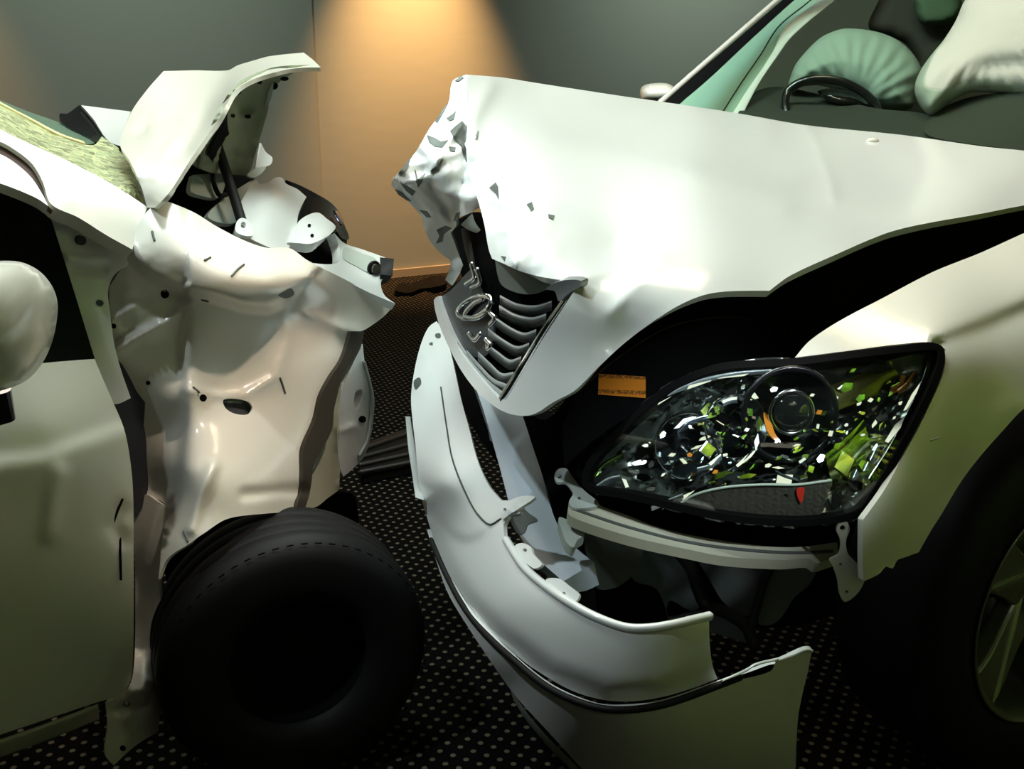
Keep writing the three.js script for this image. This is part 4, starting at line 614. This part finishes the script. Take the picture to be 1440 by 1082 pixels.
// torn foot of the fender
const footF = lf([[187, 705, -0.19], [232, 715, -0.08], [225, 815, -0.03], [188, 810, -0.15], [190, 850, -0.12], [250, 880, -0.06], [188, 940, -0.05], [247, 943, -0.08], [150, 987, -0.05], [150, 1063, -0.05], [223, 1030, -0.07], [210, 960, -0.02]], [{ x: 205, y: 960, r: 80, a: 0.008, sc: 34 }, { ridge: [[247, 905], [230, 960], [205, 995], [165, 1000]], a: -0.014, w: 6 }, { ridge: [[212, 860], [210, 920], [196, 970]], a: 0.014, w: 14, round: 1 }]);
addL('fender_foot', sheet([[188, 703, 1], [205, 696], [222, 706], [236, 715, 1], [231, 750], [226, 790], [223, 815], [226, 845], [231, 858], [240, 872], [253, 877, 1], [246, 890], [247, 903], [243, 915], [247, 944], [238, 970], [233, 988], [225, 1008], [222, 1030, 1], [198, 1044], [180, 1058], [160, 1077, 1], [148, 1062], [151, 1025], [148, 988, 1], [165, 981], [180, 968], [187, 948], [190, 900], [190, 800], [188, 750]], footF, { step: 5, th: 0.006 }), M.paint, left, 'torn foot of the fender above the sill');
addL('rivet', place(new THREE.SphereGeometry(0.006, 12, 8), footF(178, 990, 0.004), NL.n), M.steel); holeAt(173, 1053, 4, footF, left, 0.002);
// mirror
addL('door_mirror', sheet([[-120, 390, 1], [-60, 370], [0, 367], [30, 369], [56, 382], [74, 404], [81, 428], [78, 462], [70, 490], [56, 516], [36, 536], [0, 550], [-60, 560], [-120, 560, 1]], depthField([[-120, 460, 1.25], [0, 460, 1.30], [80, 440, 1.42], [20, 370, 1.34], [10, 550, 1.33]]), { step: 7, bulge: { R: 70, front: 0.07, back: 0.05 } }), M.paint, door, 'rounded mirror housing');
addL('mirror_foot', sheet([[-60, 545], [0, 540], [16, 546], [10, 552], [-60, 566]], depthField([[-60, 550, 1.4], [0, 545, 1.42], [10, 552, 1.41]]), { step: 6, th: 0.05 }), M.trim, door);
addL('reflection_line', tube([[2, 306], [10, 304], [18, 304]].map(([x, y]) => P(x, y, 1.75)), 0.003), M.paint, door);  // pale tube stands for a reflection line on the side glass
// crazed windscreen
const crackle = (n, s, srgb) => { const r = rng(s), c = Array.from({ length: 260 }, () => [r(), r(), r()]); return dataTex(n, (u, v) => { let a = 9, b = 9, t = 0; for (const q of c) { let dx = Math.abs(u - q[0]), dy = Math.abs(v - q[1]); dx = Math.min(dx, 1 - dx); dy = Math.min(dy, 1 - dy); const d = dx * dx + dy * dy; if (d < a) { b = a; a = d; t = q[2]; } else if (d < b) b = d; } const e = 1 - smooth(0, 0.012, Math.sqrt(b) - Math.sqrt(a)); if (!srgb) return [e, e, e]; const k = 0.55 + 0.35 * t; return [k * 0.92 + e * 0.3, k * 0.98 + e * 0.26, k * 0.74 + e * 0.18]; }, srgb, 5); };
const crazed = phy({ color: 0xffffff, map: crackle(192, 3, true), bumpMap: crackle(192, 3, false), bumpScale: 0.002, roughness: 0.4, transmission: 0.12, thickness: 0 });
const wslF = lf([[-60, 150, -0.31], [0, 182, -0.27], [100, 228, -0.25], [155, 258, -0.19], [206, 292, -0.15], [0, 147, -0.55], [80, 186, -0.55], [143, 195, -0.55], [182, 222, -0.4], [192, 250, -0.22]], [{ x: 120, y: 215, r: 90, a: 0.012, sc: 25 }]);
addL('crazed_windscreen', sheet([[-70, 105, 1], [0, 147], [40, 168], [82, 190], [110, 201], [132, 204], [143, 192, 1], [165, 207], [181, 222], [190, 250], [207, 292, 1], [155, 258], [100, 229], [50, 206], [0, 182], [-70, 140, 1]], wslF, { step: 5, th: 0.006 }), crazed, left, 'shattered crazed windscreen glass');
addL('crazed_windscreen', sheet([[-10, 138], [40, 157], [80, 171], [112, 184], [134, 200], [110, 203], [82, 192], [40, 170], [0, 150]], lf([[0, 147, -0.62], [40, 157, -0.8], [134, 200, -0.7], [82, 190, -0.62]], [{ x: 70, y: 175, r: 80, a: 0.02, sc: 20 }]), { step: 4, th: 0.006 }), phy({ color: lin(0.18, 0.34, 0.22), roughness: 0.3, transmission: 0.3, thickness: 0, clearcoat: 0.5 }), left, 'far bulge of the broken windscreen');
addL('lit_glass_edge', tube([[-60, 112], [0, 147], [40, 168], [82, 190], [116, 202]].map(([x, y]) => wslF(x, y, 0.004)), 0.005), std(lin(0.98, 0.85, 0.45), 0.4), left);  // yellow tube puts the lit rim of the glass into colour
// hood folded up
const hlF = lf([[207, 292, -0.10], [232, 277, -0.05], [255, 245, -0.1], [280, 207, -0.15], [305, 170, -0.2], [337, 121, -0.25], [390, 101, -0.3], [450, 93, -0.35], [427, 74, -0.5], [350, 87, -0.62], [320, 99, -0.62], [230, 100, -0.62], [185, 157, -0.45], [167, 200, -0.3], [180, 240, -0.16], [240, 190, -0.28]], [{ ridge: [[320, 99], [300, 140], [262, 215]], a: -0.015, w: 14, round: 1 }, { ridge: [[186, 190], [197, 186], [204, 180]], a: -0.012, w: 4 }, { x: 220, y: 220, r: 80, a: 0.008, sc: 30 }]);
const hoodL = addL('hood', sheet([[207, 292, 1], [196, 255], [182, 226], [170, 208], [168, 198, 1], [185, 157], [207, 126], [230, 100, 1], [275, 99], [320, 99], [334, 92], [350, 87], [380, 79], [427, 74, 1], [440, 84], [451, 95, 1], [430, 95], [408, 97], [390, 101], [375, 105], [360, 110], [347, 116], [337, 122], [327, 132], [320, 144], [312, 160], [305, 172], [293, 188], [280, 207], [267, 226], [255, 245], [243, 264], [232, 278], [218, 292, 1]], hlF, { step: 6, th: 0.008 }), M.paint, left, 'hood folded up into a white peak');
const undF = lf([[451, 96, -0.39], [405, 103, -0.36], [337, 122, -0.29], [305, 172, -0.24], [288, 210, -0.26], [300, 243, -0.32], [347, 245, -0.5], [376, 160, -0.52], [388, 118, -0.48]], [{ x: 340, y: 170, r: 90, a: 0.03, sc: 30 }, { ridge: [[372, 118], [350, 170], [340, 235]], a: 0.02, w: 8, round: 1 }]);
const und = addL('hood_underside', sheet([[448, 94, 1], [420, 99], [404, 108], [388, 120], [379, 134], [377, 155], [371, 176], [365, 196], [359, 216], [353, 238], [346, 247, 1], [318, 245], [296, 243], [284, 238, 1], [288, 212], [298, 184], [306, 168], [320, 142], [336, 120], [360, 107], [390, 98]], undF, { step: 6, th: 0.006 }), M.innerSkin, hoodL, 'dark inner skin of the folded hood');
for (const [x, y, r, e] of [[334, 129, 6, 0.7], [365, 116, 4, 0.6], [328, 163, 3, 1], [349, 164, 5, 0.6], [386, 121, 5, 1], [400, 111, 6, 0.5]]) holeAt(x, y, r, undF, und, 0.002, e);
addL('inner_tab', sheet([[378, 130, 1], [384, 118], [381, 140], [374, 150]], undF, { step: 3, th: 0.003, lift: 0.02 }), M.primer, und);
addL('painted_shadow', ribbon([[322, 144], [314, 165], [304, 190], [292, 215]].map(([x, y]) => undF(x, y, 0.02)), [[318, 182], [322, 190], [312, 205], [300, 230]].map(([x, y]) => undF(x, y, 0.0)), 0.004, 0.01), M.black, und);  // black ribbon paints a shadow on the inner skin
// far corner of the hood and wiper cowl behind the windscreen
const cornF = lf([[115, 148, -0.9], [182, 157, -0.85], [172, 203, -0.6], [147, 190, -0.7]]);
addL('hood_corner', sheet([[114, 148, 1], [145, 152], [184, 157, 1], [168, 200], [172, 206, 1], [160, 204], [147, 192], [138, 178], [130, 166]], cornF, { step: 5, th: 0.006 }), M.paintCool, left, 'far hood corner behind the peak');
addL('cowl', sheet([[84, 160], [94, 160], [102, 155], [113, 148], [122, 154], [132, 168], [140, 180], [148, 192], [134, 200], [122, 192], [104, 184], [86, 172]], cornF, { step: 5, th: 0.03, lift: -0.03 }), M.trim, left, 'black cowl edge behind the windscreen');
addL('cowl', sheet([[152, 200], [164, 204], [174, 208], [182, 224], [170, 214]], cornF, { step: 4, th: 0.01, lift: 0.1 }), M.black, left);  // black patch paints the shade of the gap beside the hood corner
// engine bay of the left car
const bayL = lf([[232, 278, -0.2], [290, 210, -0.4], [345, 240, -0.55], [440, 268, -0.6], [490, 335, -0.45], [440, 372, -0.3], [271, 300, -0.2]]);
addL('engine_bay_shade', sheet([[226, 284, 1], [252, 250], [284, 204], [300, 235], [346, 244], [372, 262], [402, 258], [440, 272], [466, 290], [482, 312], [488, 340], [478, 378, 1], [440, 374], [408, 358], [350, 348], [300, 324]], bayL, { step: 8, th: 0.02, lift: -0.1 }), M.black);  // black backing sheet paints the shade inside the bay
const cl = std(lin(0.5, 0.58, 0.54), 0.6);
addL('inner_panel', sheet([[272, 246, 1], [318, 243, 1], [316, 262], [308, 278], [286, 276], [268, 268]], bayL, { step: 6, th: 0.01, lift: 0.0 }), std(lin(0.42, 0.48, 0.44), 0.7), left);
addL('inner_panel', sheet([[292, 304], [312, 282], [340, 262], [360, 252], [352, 270], [338, 290], [332, 312], [312, 314]], bayL, { step: 6, th: 0.01, lift: 0.0 }), cl, left);
addL('inner_panel', sheet([[280, 212, 1], [292, 214], [290, 236], [276, 228]], bayL, { step: 4, th: 0.01, lift: 0.01 }), cl, left);
addL('peak_tab', sheet([[367, 201, 1], [374, 214], [383, 222], [380, 232], [361, 236, 1], [364, 216]], bayL, { step: 4, th: 0.004, lift: 0.03 }), M.paintCool, left);
addL('peak_tab', sheet([[361, 236, 1], [374, 234], [368, 244], [356, 250], [348, 246]], bayL, { step: 4, th: 0.004, lift: 0.03 }), M.primer, left);
addL('hose', tube([[298, 240], [302, 262], [308, 274], [318, 274]].map(([x, y]) => bayL(x, y, 0.03)), 0.005), M.rubber, left);
addL('gas_strut', mergeGeometries([tube([[318, 152], [310, 175], [302, 196]].map(([x, y]) => bayL(x, y, 0.14)), 0.012), tube([[302, 194], [322, 254], [340, 312]].map(([x, y]) => bayL(x, y, 0.14)), 0.0105)]), M.rubber, left, 'black hood strut');
const towF = lf([[340, 280, -0.30], [360, 252, -0.42], [431, 276, -0.45], [415, 320, -0.25], [390, 348, -0.14], [335, 322, -0.16], [385, 290, -0.27]], [{ ridge: [[366, 284], [384, 278], [402, 282]], a: 0.01, w: 4 }]);
const tower = addL('strut_tower', sheet([[336, 290, 1], [348, 268], [360, 252], [364, 258], [372, 258], [378, 256], [387, 250], [397, 250], [402, 258], [418, 266], [431, 277, 1], [424, 290], [419, 304], [417, 322], [412, 340], [404, 350], [388, 351], [365, 342], [345, 332], [330, 322, 1], [336, 306]], towF, { step: 5, th: 0.02 }), M.paintCool, left, 'white suspension tower');
addL('tower_tab', sheet([[332, 326], [332, 314], [338, 307], [346, 308], [352, 316], [356, 330], [346, 332]], towF, { step: 3, th: 0.006, lift: 0.03, holes: [[[339, 314], [343, 312], [346, 316], [343, 321], [339, 319]]] }), M.paintCool, tower);
const frF = lf([[402, 254, -0.5], [465, 286, -0.45], [490, 335, -0.4], [424, 341, -0.22], [471, 330, -0.28], [551, 366, -0.26], [541, 417, -0.2], [474, 371, -0.2]]);
addL('lamp_shell', sheet([[402, 253, 1], [420, 260], [440, 270], [465, 285], [478, 300], [485, 318], [491, 336], [482, 336], [472, 322], [466, 312], [447, 300], [430, 304], [418, 312], [424, 292], [431, 276], [416, 264]], frF, { step: 4, th: 0.02, lift: -0.03 }), M.trim, left, 'glossy black remains of the far lamp');
addL('lamp_glint', sheet([[468, 296], [476, 298], [483, 312], [480, 318], [473, 308]], frF, { step: 3, bulge: { R: 5, front: 0.015, back: 0.005 }, lift: 0.0 }), std(lin(0.3, 0.3, 0.55), 0.1, 1), left);
const cb = addL('curved_bracket', sheet([[419, 313], [432, 303], [447, 299], [460, 308], [472, 319], [464, 330], [450, 338], [436, 343], [420, 342], [404, 341, 1], [414, 332]], frF, { step: 4, th: 0.02, lift: 0.05 }), M.paintCool, left);
holeAt(435, 317, 2.5, frF, cb, 0.053); holeAt(439, 331, 2.5, frF, cb, 0.053);
const rl = addL('front_rail', sheet([[470, 328, 1], [484, 342], [510, 351], [538, 361], [551, 366, 1], [548, 384], [537, 394], [536, 404], [542, 417], [556, 427, 1], [520, 412], [484, 394], [436, 370, 1], [474, 370], [478, 352]], frF, { step: 5, th: 0.02, lift: 0.03 }), M.paintCool, left, 'white rail end sticking out of the fender');
addL('rail_recess', sheet([[484, 348], [508, 356], [530, 366], [524, 384], [500, 374], [482, 362]], frF, { step: 4, th: 0.002, lift: 0.034 }), M.primer, rl);
addL('rubber_buffer', sheet([[534, 362, 1], [554, 364, 1], [552, 388, 1], [536, 386, 1]], frF, { step: 4, th: 0.03, lift: 0.045 }), M.rubber, rl);
addL('bolt', place(new THREE.CylinderGeometry(0.011, 0.011, 0.02, 20), frF(526, 378, 0.045), NL.n), M.steel, rl); addL('washer', place(new THREE.TorusGeometry(0.014, 0.004, 8, 24).rotateX(Math.PI / 2), frF(526, 378, 0.045), NL.n), M.rubber, rl);
// wheel
{
  const ax = V(Math.sin(0.4), 0, Math.cos(0.4)), hub = V(-0.42, 0.252, -1.78), R = 0.25;
  const w = addL('wheel', spin([[R - 0.08, -0.09], [R - 0.02, -0.095], [R - 0.004, -0.08], [R, -0.06], [R, -0.042], [R - 0.008, -0.04], [R - 0.008, -0.034], [R, -0.032], [R, -0.004], [R - 0.008, -0.002], [R - 0.008, 0.004], [R, 0.006], [R, 0.032], [R - 0.008, 0.034], [R - 0.008, 0.04], [R, 0.042], [R - 0.002, 0.06], [R - 0.014, 0.083], [R - 0.04, 0.096], [R - 0.09, 0.096], [R - 0.12, 0.085], [R - 0.125, 0.06]], hub, ax, 96), M.rubber, left, 'black tyre pushed out under the fender');
  addL('wheel_disc', spin([[R - 0.118, 0.075], [R - 0.13, 0.06], [R - 0.14, 0.03], [0.06, 0.045], [0.05, 0.06], [0, 0.06]], hub, ax, 48), M.black, w);
  for (let k = 0; k < 60; k++) { const g = box(0.003, 0.0012, 0.012, 0, 0, 0); const a = k / 60 * Math.PI * 2; g.rotateX(0); const m = new THREE.Matrix4().makeRotationY(a); g.translate(R - 0.008, 0.086, 0); g.applyMatrix4(m); w.userData.lugs = w.userData.lugs || []; w.userData.lugs.push(place(g, hub, ax)); }
  addL('shoulder_lugs', mergeGeometries(w.userData.lugs), M.rubber, w); delete w.userData.lugs;
}
addL('arch_liner', sheet([[235, 770, 1], [330, 715], [430, 700], [500, 700], [480, 860], [420, 940], [260, 940, 1]], lf([[235, 770, -0.14], [430, 700, -0.2], [420, 940, -0.2], [260, 940, -0.16]]), { step: 14, th: 0.02 }), M.black, left);

// ---------------------------------------------------------------- loose pieces on the floor
const onFloor = (x, y, h = 0) => { const r = ray(x, y); return V(0, EYE, 0).addScaledVector(r, (h - EYE) / r.y); };
{
  const o = [[556, 408], [560, 400], [585, 397], [600, 392], [622, 388], [628, 398], [610, 404], [592, 406], [575, 412]];
  const f = (x, y, l = 0) => onFloor(x, y, 0.03 + l * 0 + 0.02 * noise.noise(x / 14, y / 14, 0.7));
  const t = thing('debris', 'black crumpled strip of torn plastic lying on the dotted floor by the wall', 'debris', onFloor(592, 400));
  part('strip', sheet(o, f, { step: 4, th: 0.025 }), M.black, t);
  const q = onFloor(545, 632), t2 = thing('grille_fragment', 'dark ribbed plastic fragment on the floor between the two cars', 'debris', q);
  const gf = (x, y) => onFloor(x, y, 0.035);
  part('plate', sheet([[500, 628, 1], [585, 598, 1], [590, 652, 1], [508, 668, 1]], gf, { step: 10, th: 0.03 }), M.rubber, t2);
  for (const [a, b] of [[[505, 634], [586, 606]], [[506, 644], [588, 622]], [[507, 654], [589, 636]], [[508, 664], [590, 648]]]) part('rib', tube([onFloor(a[0], a[1], 0.045), onFloor(b[0], b[1], 0.045)], 0.008), std(lin(0.02, 0.02, 0.018), 0.5), t2);
}
scene.traverse((o) => { if (o.isMesh) { o.castShadow = true; o.receiveShadow = true; } if (o.isLight && o.castShadow !== undefined && !o.isRectAreaLight) o.castShadow = true; });
renderer.render(scene, camera);
